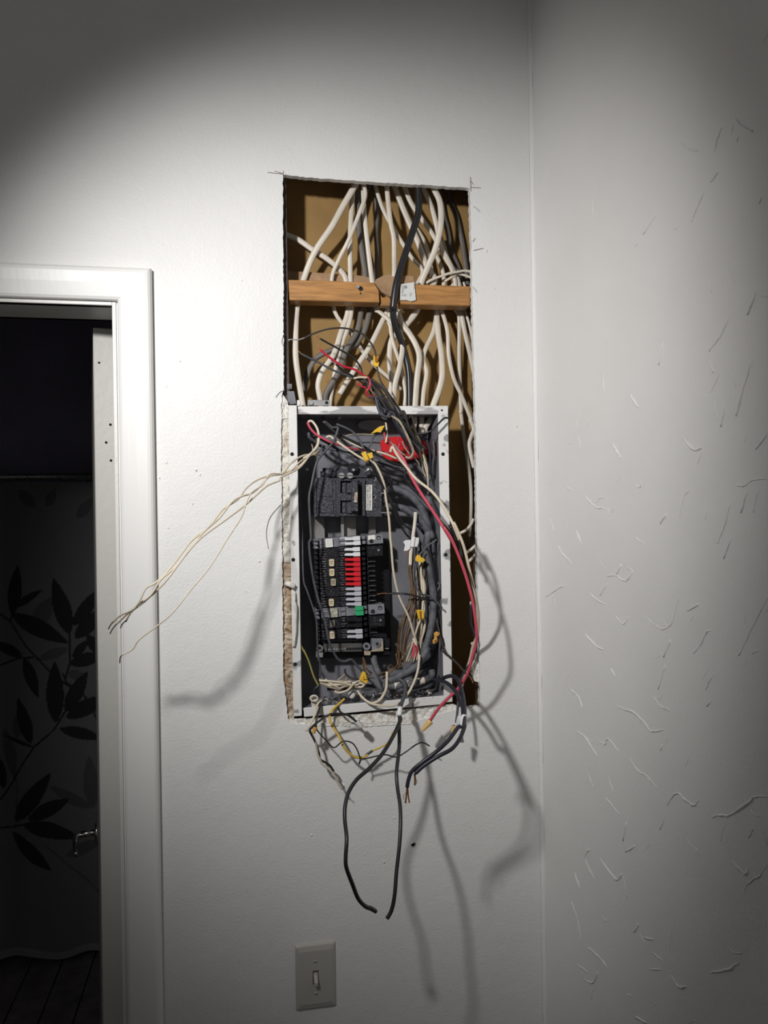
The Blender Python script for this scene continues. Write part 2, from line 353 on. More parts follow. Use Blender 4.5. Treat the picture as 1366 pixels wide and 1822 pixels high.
# curled plaster drip on the left flange and the little peg of plaster
m = MB(); m.tube(smoothpts([P(x, y, d) for (x, y), d in zip(px('p:522,1053 524,1060 523,1070 526,1085 525,1100 525,1120 523,1140 522,1150'), [.004, .008, .01, .011, .011, .01, .009, .007])], 4), [.003+.0016*noise.noise(Vector((i*.35, 0, 0))) for i in range(29)], .6, 7)
m.tube([P(508, 1038, -.002), P(515, 1040, .006), P(524, 1044, .012)], .0052, .7, 6)
m.build('plaster_drip', CRUMBW, wb, True)['label'] = 'curled plaster drip hanging over the panel flange'
# studs inside the wall, plus plates added to darken the cavity
sl = P(513, 600, -.0135); sr = P(838, 600, -.0135)
zb, zt = P(600, 1330).z, P(600, 120).z
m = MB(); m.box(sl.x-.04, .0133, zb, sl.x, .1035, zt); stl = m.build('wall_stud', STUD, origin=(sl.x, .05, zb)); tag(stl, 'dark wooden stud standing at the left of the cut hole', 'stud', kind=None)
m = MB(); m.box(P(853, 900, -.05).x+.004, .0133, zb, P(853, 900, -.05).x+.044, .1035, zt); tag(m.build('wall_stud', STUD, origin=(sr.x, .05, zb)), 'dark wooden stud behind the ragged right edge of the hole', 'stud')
m = MB(); m.box(sl.x-.04, .0133, zt, P(860, 900, -.05).x+.04, .1035, zt+.04); m.box(sl.x-.04, .0133, zb-.04, P(860, 900, -.05).x+.04, .1035, zb); tag(m.build('cavity_dark_cap', STUD), kind='structure').name = 'added_cap_1'  # unseen plates added to close the cavity above and below and keep it dark
m = MB(); m.pprism(px('n:240,150 330,145 330,240 235,245') if 'n' in ZM else [(511,683),(519,683),(519,691.5),(511,691.5)], -.012, .002); m.cyl(P(514.5, 687, -.0105), (0, 1, 0), .0022, .002, 10)
npl = m.build('nail_plate', STEEL, stl); m = MB(); m.pprism([(511,696),(523,696),(527,718),(512,720)], -.0125, .002); m.build('nail_plate', STEEL, stl)
# wood block between the studs
wblk = empty('wood_block', P(676, 550, -.016), 'varnished pine block spanning the hole above the panel', 'wood block')
def board(pts, name, d=-.016, t=.036, mt=WOODM):
    m = MB(); m.pprism(px(pts), d, t); return m.build(name, mt, wblk, bevel=.0012)
board('A:142,725 400,732 650,742 668,770 680,790 684,860 150,846', 'board')
board('A:893,752 1222,764 1222,880 810,870 806,840 890,840', 'board')
board('A:684,800 700,830 745,826 755,880 690,878', 'splinter', -.024, .02)
m = MB(); m.pprism(px('A:650,742 665,722 705,700 745,694 760,706 815,700 880,704 892,745 830,760 800,830 740,824 700,800 682,780'), -.021, .006); m.build('torn_board', CARD, wblk)['label'] = 'torn brown fibreboard in the broken middle of the block'
m = MB(); m.pprism(px('A:808,752 888,740 893,780 899,845 870,855 845,846 806,846'), -.012, .0035); pl = m.build('metal_plate', mat('white_chipped_plate', (.62,.62,.60), .6, col2=(.4,.4,.4), vscale=80, thr=(.55,.6), bump=.5), wblk); pl['label'] = 'white chipped metal plate on the block'
for (x, y, r) in ((838, 768, .0042), (557, 765, .0036)):
    q = px('A:%d,%d' % (x, y))[0]; m = MB(); m.cyl(P(*q, -.0115), (0, 1, 0), r*.8, .004, 12, r); m.cyl(P(*q, -.0115)+Vector((0, -.0008, 0)), (0, 1, 0), r*.35, .001, 4); m.build('screw', ZINC, wblk)
m = MB(); q = px('A:572,778')[0]; m.cyl(P(*q, -.0155), (0, 1, 0), .0046, .002, 10); q = px('A:571,806')[0]; m.cyl(P(*q, -.0155), (0, 1, 0), .0018, .002, 8); m.build('screw_hole', HOLE, wblk)
m = MB(); m.pprism(px('A:120,672 260,680 560,700 640,715 640,760 120,760'), -.066, .03); tag(m.build('wood_offcut', CARD), 'rough brown wood offcut behind the pine block', 'wood offcut')
# ------------------------------------------------------------------ door way
def casing(name, A0, B0, B1, A1):                    # A inner edge, B outer edge, profile swept between the mitres
    w_ = co-ci; prof = [(0, .0003), (0, .010), (.0015, .0125), (.006, .0145), (w_*.5, .0185), (w_-.011, .0205), (w_-.006, .0198), (w_-.0025, .0172), (w_-.0006, .013), (w_, .008), (w_, .0003)]
    m = MB(); n = len(prof)
    for (A, B) in ((A0, B0), (A1, B1)):
        for u, h in prof: t = u/w_; m.v.append(Vector((A[0]+(B[0]-A[0])*t, -h, A[1]+(B[1]-A[1])*t)))
    for k in range(n-1): m.f.append((k, k+1, n+k+1, n+k))
    m.f += [(n-1, 0, n, 2*n-1), tuple(range(n)), tuple(range(2*n-1, n-1, -1))]
    return tag(m.build(name, TRIM), kind='structure')
ci = P(213, 700).x; co = P(274, 700).x; ht0 = DO_T+.007; ht1 = DO_T+.007+(co-ci)
cl0 = DO_L-.008; cl1 = cl0-(co-ci)
casing('trim_2', (ci, 0), (co, 0), (co, ht1), (ci, ht0))
casing('trim_3', (ci, ht0), (co, ht1), (cl1, ht1), (cl0, ht0))
casing('trim_4', (cl0, 0), (cl1, 0), (cl1, ht1), (cl0, ht0))
m = MB(); m.box(DO_R, -.003, 0, DO_R+.007, .1175, DO_T+.007); m.box(DO_L-.007, -.003, 0, DO_L, .1175, DO_T+.007); m.box(DO_L, -.003, DO_T, DO_R, .1175, DO_T+.007)
tag(m.build('trim_5', JAMB, bevel=.001), kind='structure')
# the open bathroom door, seen by its edge
e0 = P(170, 908, -.135); DANG = math.radians(79.5)
door = bpy.data.objects.new('door_1', None); COL.objects.link(door); door.location = (e0.x, e0.y, 0.008); door['kind'] = 'structure'; door['_w'] = [0, 0, 0]
ztop = P(188, 583, -.135).z
# local frame of the door: +Y runs away along the leaf, X across its thickness
m = MB(); m.box(0, 0, 0, .042, .72, ztop-.008); dl = m.build('door_leaf', DOORM, door, bevel=.0015); door.rotation_euler = (0, 0, math.radians(90)-DANG)
for (x, y) in ((196, 755), (188.5, 787), (197, 819), (176, 645)):
    p = P(x, y, -.135); m = MB(); m.cyl((max(.006, min(.034, p.x-e0.x)), -.0006, p.z-.008), (0, 1, 0), .0022 if y < 700 else .0026, .002, 10); m.build('screw_hole', HOLE, door)
zk = P(180, 1462, -.85).z-.008
m = MB(); m.cyl((-.0005, .655, zk), (-1, 0, 0), .026, .008, 24, .024); m.cyl((-.008, .655, zk), (-1, 0, 0), .0085, .042, 16)
m.tube(smoothpts([Vector(p) for p in ((-.045, .655, zk), (-.054, .652, zk-.001), (-.058, .64, zk-.004), (-.058, .60, zk-.012), (-.055, .575, zk-.022))], 4), [.0095]*12+[.008]*5, .7, 10)
m.build('door_handle', CHROME, door, True)['label'] = 'chrome lever handle'
# ------------------------------------------------------------------ bathroom behind
BY = 1.56
fl = MB(); fl.box(-2.2, -3.2, -.05, XC+.1, 2.2, -.004); flo = tag(fl.build('floor', GROUT, origin=(0, 0, 0)), kind='structure')
tm = MB(); tm.box(-.0535, -.2275, -.004, .0535, .2275, .002); t0 = tm.build('tile', TILE, None, bevel=.0012, origin=(0, 0, 0)); t0.parent = flo; first = True
xs = P(102, 1678, -1.5).x
for i in range(-7, 8):
    for k in range(-1, 4):
        x = xs+.112*i+.0555; y = .345+.46*k+(.23 if i % 2 else 0)
        if x > .05 or x < -1.5 or y < .2 or y > 1.75: continue
        t = t0 if first else t0.copy()
        if not first: COL.objects.link(t); t.parent = flo
        first = False; t.location = (x, y, 0)
m = MB(); m.box(-2.2, 1.95, 0, XC+.1, 2.0, 3.0); tag(m.build('wall_far', DARKROOM), kind='structure')
m = MB(); m.box(-2.25, -3.2, 0, -2.2, 2.0, 3.0); tag(m.build('wall_left', WALL), kind='structure')
m = MB(); m.box(.06, .117, 0, .11, 1.95, 3.0); tag(m.build('wall_side', DARKROOM), kind='structure')
m = MB(); m.box(-2.2, .0, 3.0, XC+.1, 2.0, 3.05); tag(m.build('ceiling', CEILM), kind='structure')
# curtain with its printed leaves (flat print: a colour attribute on the cloth)
zr = P(90, 848, -BY).z
cx0, cx1, cz1 = P(0, 900, -BY).x-.25, .04, zr-.02
def leafpoly(s, wpx, shade):
    (x0, y0), (x1, y1) = px(s); return (x0, y0, x1, y1, wpx/2, shade)
k1, k2 = 1/3.959, 1/2.928
LV = [leafpoly(s, wd*k1, 0) for s, wd in (('s:85,1240 130,895', 105), ('s:100,1190 300,1065', 55), ('s:490,1380 375,985', 125), ('s:515,1320 700,1060', 95), ('s:525,1410 730,1200', 110), ('s:85,1235 485,1445', 120),
      ('s:160,1530 -60,1440', 80), ('s:510,1545 620,1420', 60), ('s:490,1590 730,1530', 95), ('s:175,1540 275,1825', 85), ('s:715,1520 600,1385', 90))]
LV += [leafpoly(s, wd*k2, 0) for s, wd in (('t:290,250 285,-70', 92), ('t:340,195 450,-10', 78), ('t:345,225 560,120', 85), ('t:310,280 540,345', 62), ('t:165,355 95,118', 72), ('t:180,372 5,318', 22), ('t:80,765 265,512', 88),
      ('t:150,752 362,648', 76), ('t:125,775 412,852', 84), ('t:65,822 267,1022', 74), ('t:15,600 -20,420', 60))]
LV += [leafpoly(s, wd*k2, 1) for s, wd in (('t:480,705 460,428', 82), ('t:470,705 255,578', 58), ('t:345,945 530,875', 62), ('t:90,330 95,200', 60), ('t:20,280 80,560', 60))]
LV += [leafpoly(s, wd*k1, 1) for s, wd in (('s:250,1330 360,1120', 120), ('s:330,480 390,350', 70), ('s:480,1480 260,1560', 70), ('s:250,480 130,360', 80), ('s:480,1650 600,1690', 70), ('s:540,560 650,420', 80))]
ST = [(px(s), .75, 0) for s in ('s:0,1240 70,1290 190,1460 350,1640 500,1760 600,1830', 's:490,1380 490,1590 460,1700', 's:0,1600 150,1540 240,1540', 't:345,185 280,290 180,375 110,480 60,570 0,655', 't:430,110 480,190 520,280', 't:0,805 50,800 150,770', 's:70,1290 90,1230', 't:330,0 345,40 420,100')]
ST = [(q, 1.7, sh) for q, _, sh in ST]+[(px('t:240,890 400,1030 520,1150'), 1.5, 1), (px('t:80,380 90,600 85,700'), 1.2, 1)]
def printshade(x, y):
    best = 2
    for (x0, y0, x1, y1, hw, sh) in LV:
        if sh >= best: continue
        dx, dy = x1-x0, y1-y0; L = math.hypot(dx, dy); t = ((x-x0)*dx+(y-y0)*dy)/(L*L)
        if 0 < t < 1:
            w_ = abs((x-x0)*dy-(y-y0)*dx)/L
            if w_ < hw*(math.sin(math.pi*t**.85)**.8): best = sh
    for (q, hw, sh) in ST:
        if sh >= best: continue
        for a, b in zip(q, q[1:]):
            dx, dy = b[0]-a[0], b[1]-a[1]; L2 = dx*dx+dy*dy; t = max(0, min(1, ((x-a[0])*dx+(y-a[1])*dy)/L2))
            if math.hypot(x-a[0]-dx*t, y-a[1]-dy*t) < hw: best = sh; break
    return best
def toPx(p):
    q = p-CAM; z = q.dot(F); return CX+FPX*q.dot(RV)/z, CY-FPX*q.dot(UV)/z
nx, nz = 330, 560; m = MB(); cols_ = []
for k in range(nz+1):
    for i in range(nx+1):
        x = cx0+(cx1-cx0)*i/nx
        zl = .035+.012*math.sin(x*13)+.008*math.sin(x*31+1); z = zl+(cz1-zl)*k/nz
        y = BY+(.012*math.sin(x*19)+.006*math.sin(x*43+.5))*(1-.3*k/nz)
        m.v.append(Vector((x, y, z))); X, Y = toPx(Vector((x, BY, z)))
        sh = printshade(X, Y) if -40 < X < 215 and Y > 830 else 2
        cols_.append(.5 if z-zl < .028 else (.055, .20, .33)[sh])
for k in range(nz):
    for i in range(nx): a = k*(nx+1)+i; m.f.append((a, a+1, a+nx+2, a+nx+1))
CURT = mat('printed_curtain_cloth', (.3, .3, .3), .85); nt = CURT.node_tree; at = nt.nodes.new('ShaderNodeAttribute'); at.attribute_name = 'print'
mx = nt.nodes.new('ShaderNodeMix'); mx.data_type = 'RGBA'; mx.inputs[6].default_value = (.0, .0, .0, 1); mx.inputs[7].default_value = (.85, .85, .92, 1)
nt.links.new(at.outputs['Fac'], mx.inputs[0]); nt.links.new(mx.outputs[2], nt.nodes['Principled BSDF'].inputs['Base Color'])
cur = m.build('shower_curtain', CURT, None, True, origin=(0, BY, zr)); ca = cur.data.attributes.new('print', 'FLOAT', 'POINT'); ca.data.foreach_set('value', cols_)
tag(cur, 'grey shower curtain printed with dark leafy branches in the dark bathroom', 'curtain')
m = MB(); m.cyl((-2.2, BY, zr), (1, 0, 0), .0125, 2.26, 16); rod = m.build('curtain_rod', ZINC, None, True); tag(rod, 'dim metal rod carrying the leaf printed curtain', 'curtain rod')
for i in range(12):
    m = MB(); c = Vector((cx0+.05+i*.1, BY, zr-.006)); m.tube([c+Vector((0, math.cos(a)*.02, math.sin(a)*.02)) for a in [j*math.pi/6 for j in range(13)]], .0015, None, 5)
    m.build('curtain_ring', ZINC, rod)
# ================================================================== LIGHT SWITCH
sw = empty('light_switch', P(561, 1737, 0), 'ivory toggle light switch plate low on the white wall', 'light switch')
q0, q1 = P(525.5, 1737), P(597, 1737); z1, z0 = P(561, 1677).z, P(561, 1793).z
m = MB(); c = [(q0.x, z0), (q1.x, z0), (q1.x, z1), (q0.x, z1)]
rim = []; 
def rrect(x0, z0, x1, z1, r, y, n=4):
    pts = []
    for (cx_, cz_, a0) in ((x1-r, z1-r, 0), (x0+r, z1-r, 90), (x0+r, z0+r, 180), (x1-r, z0+r, 270)):
        for k in range(n+1):
            a = math.radians(a0+90*k/n); pts.append(Vector((cx_+r*math.cos(a), y, cz_+r*math.sin(a))))
    return pts
rings = [rrect(q0.x, z0, q1.x, z1, .003, 0), rrect(q0.x, z0, q1.x, z1, .003, -.0015), rrect(q0.x+.002, z0+.003, q1.x-.002, z1-.003, .003, -.0045), rrect(q0.x+.008, z0+.012, q1.x-.008, z1-.012, .003, -.0065)]
sc = P(561, 1736); slot = rrect(sc.x-.0055, sc.z-.0135, sc.x+.0055, sc.z+.0135, .0008, -.0065); slot2 = [v+Vector((0, .006, 0)) for v in slot]; rings += [slot, slot2]
nr = len(rings[0])
for r_ in rings: m.v += r_
for k in range(len(rings)-1):
    for i in range(nr): m.f.append((k*nr+i, k*nr+(i+1) % nr, (k+1)*nr+(i+1) % nr, (k+1)*nr+i))
m.f.append(tuple(range((len(rings)-1)*nr, len(rings)*nr))); m.build('switch_plate', SWP, sw)
m = MB(); A = [Vector((sc.x+sx*.0042, -.001, sc.z+sz)) for sx, sz in ((-1, .008), (1, .008), (1, -.012), (-1, -.012))]; B_ = [Vector((sc.x+sx*.0034, -.0175, sc.z+sz)) for sx, sz in ((-1, -.0035), (1, -.0035), (1, -.0105), (-1, -.0105))]
m.add(A+B_, [(0, 1, 2, 3), (7, 6, 5, 4), (0, 4, 5, 1), (1, 5, 6, 2), (2, 6, 7, 3), (3, 7, 4, 0)]); m.build('toggle', SWP, sw, bevel=.0007)
for dz in (.030, -.030):
    m = MB(); m.cyl(sc+Vector((0, -.0062, dz)), (0, -1, 0), .0034, .0012, 14, .0024); s_ = m.build('screw', SWP, sw)
    m = MB(); m.box(sc.x-.0026, -.0079, sc.z+dz-.0004, sc.x+.0026, -.0072, sc.z+dz+.0004); m.build('slot', HOLE, s_)
# ================================================================== PANEL
pan = empty('breaker_panel', P(660, 1255, 0), 'open grey steel breaker box with chipped white flanges set in the wall', 'electrical panel')
DF, DB = .003, -.088
def pp(name, pts, d, t, material, bev=0, parent=None):
    m = MB(); m.pprism(px(pts), d, t); return m.build(name, material, parent or pan, bevel=bev)
pp('flange', 'p:513,721 528,721 537,1274 522,1275', DF, .004, PAINTED, .0008)['label'] = 'chipped white left flange'
pp('flange', 'p:530,723 780,722 780,737 531,737', DF, .004, PAINTED2, .0008)['label'] = 'half bare top flange'
pp('flange', 'p:779,722 797,722 805,1249 790,1250', DF, .004, PAINTED, .0008)['label'] = 'white right flange'
pp('flange', 'p:540,1260 790,1238 790,1253 541,1276', DF, .004, PAINTED, .0008)['label'] = 'white bottom flange'
L0, L1, R0_, R1 = P(529, 737), P(538, 1262), P(779, 737), P(790, 1240)
def side(a, b, t):
    m = MB(); f = [Vector((a.x, -DF+.004, a.z)), Vector((b.x, -DF+.004, b.z)), Vector((b.x, -DB, b.z)), Vector((a.x, -DB, a.z))]; m.prism(f, Vector(t)); m.build('side_wall', STEEL, pan)
side(L0, L1, (-.0015, 0, 0)); side(R0_, R1, (.0015, 0, 0)); side(L0, R0_, (0, 0, .0015)); side(L1, R1, (0, 0, -.0015))
m = MB(); m.prism([Vector((v.x, -DB-.0015, v.z)) for v in (L0, L1, R1, R0_)], Vector((0, .0015, 0))); m.build('back_plate', STEEL, pan)
for (x, y) in ((519.5, 808), (521.5, 996), (525, 1182), (788, 808), (793, 987), (786, 730)):
    m = MB(); m.cyl(P(x, y, DF+.0004), (0, 1, 0), .0036 if y != 730 else .002, .002, 12); m.build('screw_hole', HOLE, pan)
mt = pp('mounting_tab', 'p:547,711 587,712 587,722 547,722', -.004, .002, ZINC, .0006); mt['label'] = 'zinc tab with a screw on the top of the box'
m = MB(); m.cyl(P(553, 717, -.0035), (0, -1, 0), .0052, .003, 14, .0042); m.build('screw', ZINC, mt)
m = MB(); m.cyl(P(581, 716.5, -.0037), (0, -1, 0), .0032, .0006, 12); m.build('screw_hole', HOLE, mt)
m = MB(); m.pprism([(528.5,712),(533,712),(533,722),(528.5,722)], -.003, .004); m.build('mounting_tab', PAINTED, pan)
# knock-out ovals on the back
def disc(name, x0, y0, x1, y1, d, t, material, parent, n=28):
    cx_, cy_ = (x0+x1)/2, (y0+y1)/2; m = MB()
    m.pprism([(cx_+(x1-x0)/2*math.cos(2*math.pi*i/n), cy_+(y1-y0)/2*math.sin(2*math.pi*i/n)) for i in range(n)], d, t); return m.build(name, material, parent)
disc('knockout', 636, 747, 690, 766, -.082, .004, mat('lit_grey_steel', (.36, .36, .38), .5), pan)  # same steel as the back, lighter: the light on it is put into the colour
disc('knockout', 655, 750, 670, 763, -.0813, .002, MATS['lit_grey_steel'], pan)
rd = MB(); rd.pprism(px('e:190,570 250,510 420,480 560,500 700,520 870,550 930,580 945,640 930,720 880,780 700,830 440,865 300,840 225,780'), -.070, .012); rdo = rd.build('red_disc', REDP, None, bevel=.001); tag(rdo, 'bright red plastic cap behind the tangled wires at the top of the box', 'cap')
disc('plastic_cap', 774, 786, 779, 812, -.02, .01, REDP, pan)['label'] = 'red cap against the right side'
# bus bars
for i, (x0, x1, d_) in enumerate(((553, 577, -.070), (611, 633, -.066), (655, 668, -.074))):
    pp('bus_bar', 'p:%d,915 %d,915 %d,965 %d,966' % (x0, x1, x1+1, x0+1), d_, .004, BUS, .0005)
pp('backing_strip', 'p:558,962 690,958 696,1160 566,1166', -.074, .01, BLK)
pp('bus_bar', 'p:606,912 611,912 612,960 607,960', -.05, .006, ZINC)
pp('label', 'i:575,350 880,350 880,450 575,455', -.0875, .0003, PAPER)
lb = P(*px('i:735,402')[0], -.0879)
text('label_lettering', 'BOND PUT GR\nTERMINAL AND T', .0056, INK, pan, Matrix.Translation(lb-Vector(pan['_w']))@Matrix.Rotation(-.05, 4, 'Y')@FACE)
# dusty top lugs above the main breaker
m = MB(); m.cyl(P(*px('c:330,110')[0], -.05), (0, 0, -1), .011, .018, 18); m.cyl(P(*px('c:390,150')[0], -.046), (0, 0, -1), .0085, .013, 18); m.cyl(P(*px('c:260,160')[0], -.046), (0, 0, -1), .006, .012, 14); m.build('lug', DUST, pan, True)['label'] = 'dusty lug above the main breaker'
m = MB(); m.pprism(px('c:450,120 970,115 990,255 450,255'), -.045, .02); m.build('mounting_strap', DUST, pan, bevel=.001)
m = MB(); m.cyl(P(*px('c:700,110')[0], -.04), (0, -1, 0), .010, .006, 20); m.build('washer', BLK, pan)
m = MB(); m.cyl(P(*px('c:705,140')[0], -.036), (0, -1, 0), .0028, .009, 10); m.build('screw', ZINC, pan)
for x in (528, 660):
    m = MB(); m.cyl(P(*px('c:%d,225' % x)[0], -.012), (0, -1, 0), .0062, .005, 16, .0055); s_ = m.build('screw', ZINC, pan)
    c_ = P(*px('c:%d,225' % x)[0], -.012); m = MB(); m.box(c_.x-.005, c_.y-.0057, c_.z-.0006, c_.x+.005, c_.y-.0049, c_.z+.0006); m.build('slot', HOLE, s_)
m = MB(); m.tube([P(*px('c:880,185')[0], -.03), P(*px('c:960,115')[0], -.02)], .0028, None, 8); m.build('bolt', ZINC, pan, True)
m = MB(); m.cyl(P(*px('d:570,215')[0], -.06), (0, -1, 0), .0034, .02, 10); m.build('screw', ZINC, pan); m = MB(); m.cyl(P(*px('d:95,985')[0], -.07), (0, -1, 0), .003, .004, 8); m.build('screw', ZINC, pan)
# ---- main breaker
mbk = empty('main_breaker', P(628, 922, -.05), 'large dusty black main breaker with a wide double handle and white label', 'circuit breaker')
def cb(pts, d, t, mt_=DUST, name='body', parent=None, bev=.0008, lab=None):
    m = MB(); m.pprism(px(pts), d, t); o = m.build(name, mt_, parent or mbk, bevel=bev)
    if lab: o['label'] = lab
    return o
m = MB()
for pts, d, t in (('c:130,258 440,262 440,850 130,855', -.022, .045), ('c:440,262 860,265 860,845 440,850', -.020, .045), ('c:860,265 1150,262 1150,852 860,850', -.024, .045), ('c:1150,265 1300,262 1300,380 1150,380', -.040, .03), ('c:1150,500 1210,500 1210,640 1150,640', -.032, .03), ('c:1150,770 1300,770 1300,850 1150,850', -.036, .03)):
    m.pprism(px(pts), d, t)
m.build('body', DUST, mbk, bevel=.0008)
cb('c:170,270 400,272 400,545 170,545', -.0205, .003, name='face_panel'); cb('c:165,565 415,565 415,795 165,795', -.0205, .003, name='face_panel'); cb('c:125,800 430,800 430,845 125,845', -.019, .004, name='rib'); cb('c:120,300 150,300 150,860 120,860', -.019, .01, name='rib'); cb('c:425,262 450,262 450,850 425,850', -.0185, .004, name='rib')
cb('c:490,270 520,270 520,830 490,830', -.013, .008, name='bezel'); cb('c:520,270 790,280 790,305 520,305', -.013, .008, name='bezel'); cb('c:520,490 690,490 690,605 520,605', -.013, .008, name='bezel'); cb('c:520,795 690,795 780,838 490,840', -.013, .008, name='bezel')
cb('c:520,305 545,305 545,490 520,490', -.0195, .001, HOLE, 'recess'); cb('c:520,305 670,300 650,355 545,330', -.0192, .001, HOLE, 'recess'); cb('c:520,605 545,605 545,795 520,795', -.0195, .001, HOLE, 'recess')
cb('c:545,335 605,330 605,488 545,488', -.014, .006, name='toggle'); cb('c:545,625 605,625 605,793 545,793', -.014, .006, name='toggle'); cb('c:615,345 700,330 700,490 615,490', -.008, .012, name='toggle'); cb('c:615,625 700,625 700,795 615,795', -.008, .012, name='toggle')
hd = cb('c:690,310 780,310 785,768 690,768', -.001, .018, name='breaker_handle', lab='wide double handle'); cb('c:735,480 778,472 770,628 722,628', -.0005, .0006, AGED, 'rating_label', hd, 0)
r_ = P(*px('c:751,552')[0], -.0002); text('rating_number', '100', .0065, REDINK, hd, Matrix.Translation(r_-Vector(hd['_w']))@Matrix.Rotation(math.radians(-82), 4, 'Y')@FACE)
cb('c:790,330 845,320 845,825 790,825', -.0195, .001, HOLE, 'recess'); cb('c:850,275 895,275 895,840 850,840', -.018, .006, name='rib')
wl = cb('c:902,362 998,362 998,752 905,752', -.0225, .0008, PAPER, 'warning_label', None, 0)
lc = P(*px('c:950,557')[0], -.0222); text('label_lettering', 'FASTEN DOWN BEFORE\nCONNECTING WIRES', .0052, INK, wl, Matrix.Translation(lc-Vector(wl['_w']))@Matrix.Rotation(math.radians(-90), 4, 'Y')@FACE, .92)
for x, y in ((1030, 555), (1035, 275)):
    m = MB(); m.cyl(P(*px('c:%d,%d' % (x, y))[0], -.0236), (0, -1, 0), .0036, .0012, 14); s_ = m.build('screw', ZINC, mbk); m = MB(); m.cyl(P(*px('c:%d,%d' % (x-8, y-6))[0], -.0220), (0, -1, 0), .0026, .0006, 12); m.build('slot', HOLE, s_)
cb('c:1135,390 1195,390 1195,480 1135,480', -.0235, .001, HOLE, 'terminal_opening'); cb('c:1135,685 1195,685 1195,760 1135,760', -.0235, .001, HOLE, 'terminal_opening')
cb('c:1215,380 1255,380 1260,470 1225,470', -.035, .004, ZINC, 'terminal'); cb('c:1140,775 1290,775 1280,798 1140,798', -.022, .003, ZINC, 'terminal'); cb('c:1135,485 1190,478 1190,500 1135,505', -.022, .003, ZINC, 'terminal')
# ---- branch breakers
SP = msc(-.02)
def breaker(cx_, cy_, h, body, hmat, label, tagm=None, tagpos=-30, num=None, block=False, stub=False, ang=-.05, hl=None, wide_tag=False, term_hole=True, offs=0):
    base = P(cx_, cy_, -.028); o = empty('circuit_breaker', base, label, 'circuit breaker', 'circuit breakers in the panel'); o.rotation_euler = (0, ang, 0)
    def bx(m, u0, v0, u1, v1, y0, y1): m.box(u0*SP, y0, -v1*SP, u1*SP, y1, -v0*SP)
    o['_w'] = [0, 0, 0]; H = h/2; m = MB()
    bx(m, -46, -H, 27, H, 0, .045)
    for k in (-1, 1):
        bx(m, -14, k*H*.5-3.0, -3, k*H*.5+3.0, -.003, .002)
    bx(m, -13, -H, -12, H, -.0045, .002); bx(m, 27, -H*.8, 28.5, H*.8, .012, .04)
    m.build('body', body, o, bevel=.0006)
    for k in (-1, 1):
        for u0, v0, u1, v1, y0, y1 in ((-46, -3.4, -34.5, -2.5, -.0016, .002), (-42, 1.2, -36, 2.6, -.0022, .002), (-13, -3.9, -3, -3.1, -.0034, .002), (-10, .4, -5, 1.2, -.0034, 0)):
            m = MB(); bx(m, u0, k*H*.5+v0, u1, k*H*.5+v1, y0, y1); m.build('rib', RIB if body is not GREYB else GREYB, o)
    m = MB()
    for k in (-1, 0, 1): bx(m, -56, k*H*.85-1.1, -49, k*H*.85+1.1, -.002, .03)
    bx(m, -55, -H, -50, H, .004, .03); m.build('mounting_clip', body, o, bevel=.0004)
    m = MB()
    for k in (-1, 1): bx(m, 29, k*H*.5-3.1, 35.5, k*H*.5+3.1, .000, .03)
    m.build('mounting_clip', GREYB if body is GREYB else BLK, o, bevel=.0006)
    if hmat is not None:
        for k in (-1, 1):
            m = MB(); c0 = k*H*.5; q = [(-2.5, c0-1.0), (2, c0-2.7), (12.5, c0-2.2), (14, c0-3.7), (25, c0-3.7), (25, c0+3.7), (14, c0+3.7), (12.5, c0+2.4), (-2.5, c0+1.6)]
            if stub: q = [(12, c0-.5), (15, c0-3.9), (28, c0-3.9), (28, c0+3.9), (15, c0+3.9)]
            m.prism([Vector((u*SP, -.0095, -v*SP)) for u, v in q], Vector((0, .011, 0))); hh = m.build('breaker_handle', hmat, o, bevel=.0006)
            if hl: hh['label'] = hl
    if tagm is not None:
        m = MB(); w_ = 4.3 if not wide_tag else 6.2; hh = 6.3 if not wide_tag else H-.8
        m.prism([v for v in [Vector((v.x, -.0052, v.z)) for v in rrect((tagpos-w_)*SP, -hh*SP, (tagpos+w_)*SP, hh*SP, .0022 if not wide_tag else .0003, 0, 3)]], Vector((0, .006, 0))); tg = m.build('rating_tag', tagm, o)
        if num: text('rating_number', num, .0085, INK, tg, Matrix.Translation(Vector((tagpos*SP, -.0054, 0)))@Matrix.Rotation(math.radians(-90), 4, 'Y')@FACE)
    m = MB()
    if block:
        bx(m, 38, -H*1.02, 66, H*1.02, -.008, .04); t_ = m.build('wire_terminal', body, o, bevel=.0008)
        m = MB(); m.cyl((58*SP, -.0086, H*.25*SP), (0, 1, 0), .0041, .002, 16); m.cyl((44.5*SP, -.0086, -H*.35*SP), (0, 1, 0), .0041, .002, 16); m.build('terminal_hole', HOLE, t_)
        m = MB(); m.cyl((58*SP, -.0090, (H*.25-.8)*SP), (0, 1, 0), .0024, .002, 10); m.build('screw', ZINC if body is not BLK else GREYB, t_)
    else:
        for k in (-1, 1): bx(m, 39, k*H*.5-3.6, 41, k*H*.5+3.6, .004, .04); bx(m, 39, k*H*.5+2.2, 53, k*H*.5+3.6, .006, .04); bx(m, 41, k*H*.5-3, 52, k*H*.5+2.5, .022, .04)
        m.build('wire_terminal', BLK if body is not GREYB else GREYB, o, bevel=.0004)
    if not block:
        for k in (-1, 1): m = MB(); bx(m, 40, k*H*.5-3.7, 53.5, k*H*.5-2.9, .004, .04); m.build('rib', RIB, o)
    return o
RIB = mat('dusty_rib', (.07, .07, .08), .5, col2=(.24, .24, .26), vscale=300, thr=(.45, .62))
BB = mat('dusty_black_breaker', (.009, .009, .012), .4, col2=(.15, .15, .17), vscale=420, thr=(.58, .76), detail=5)
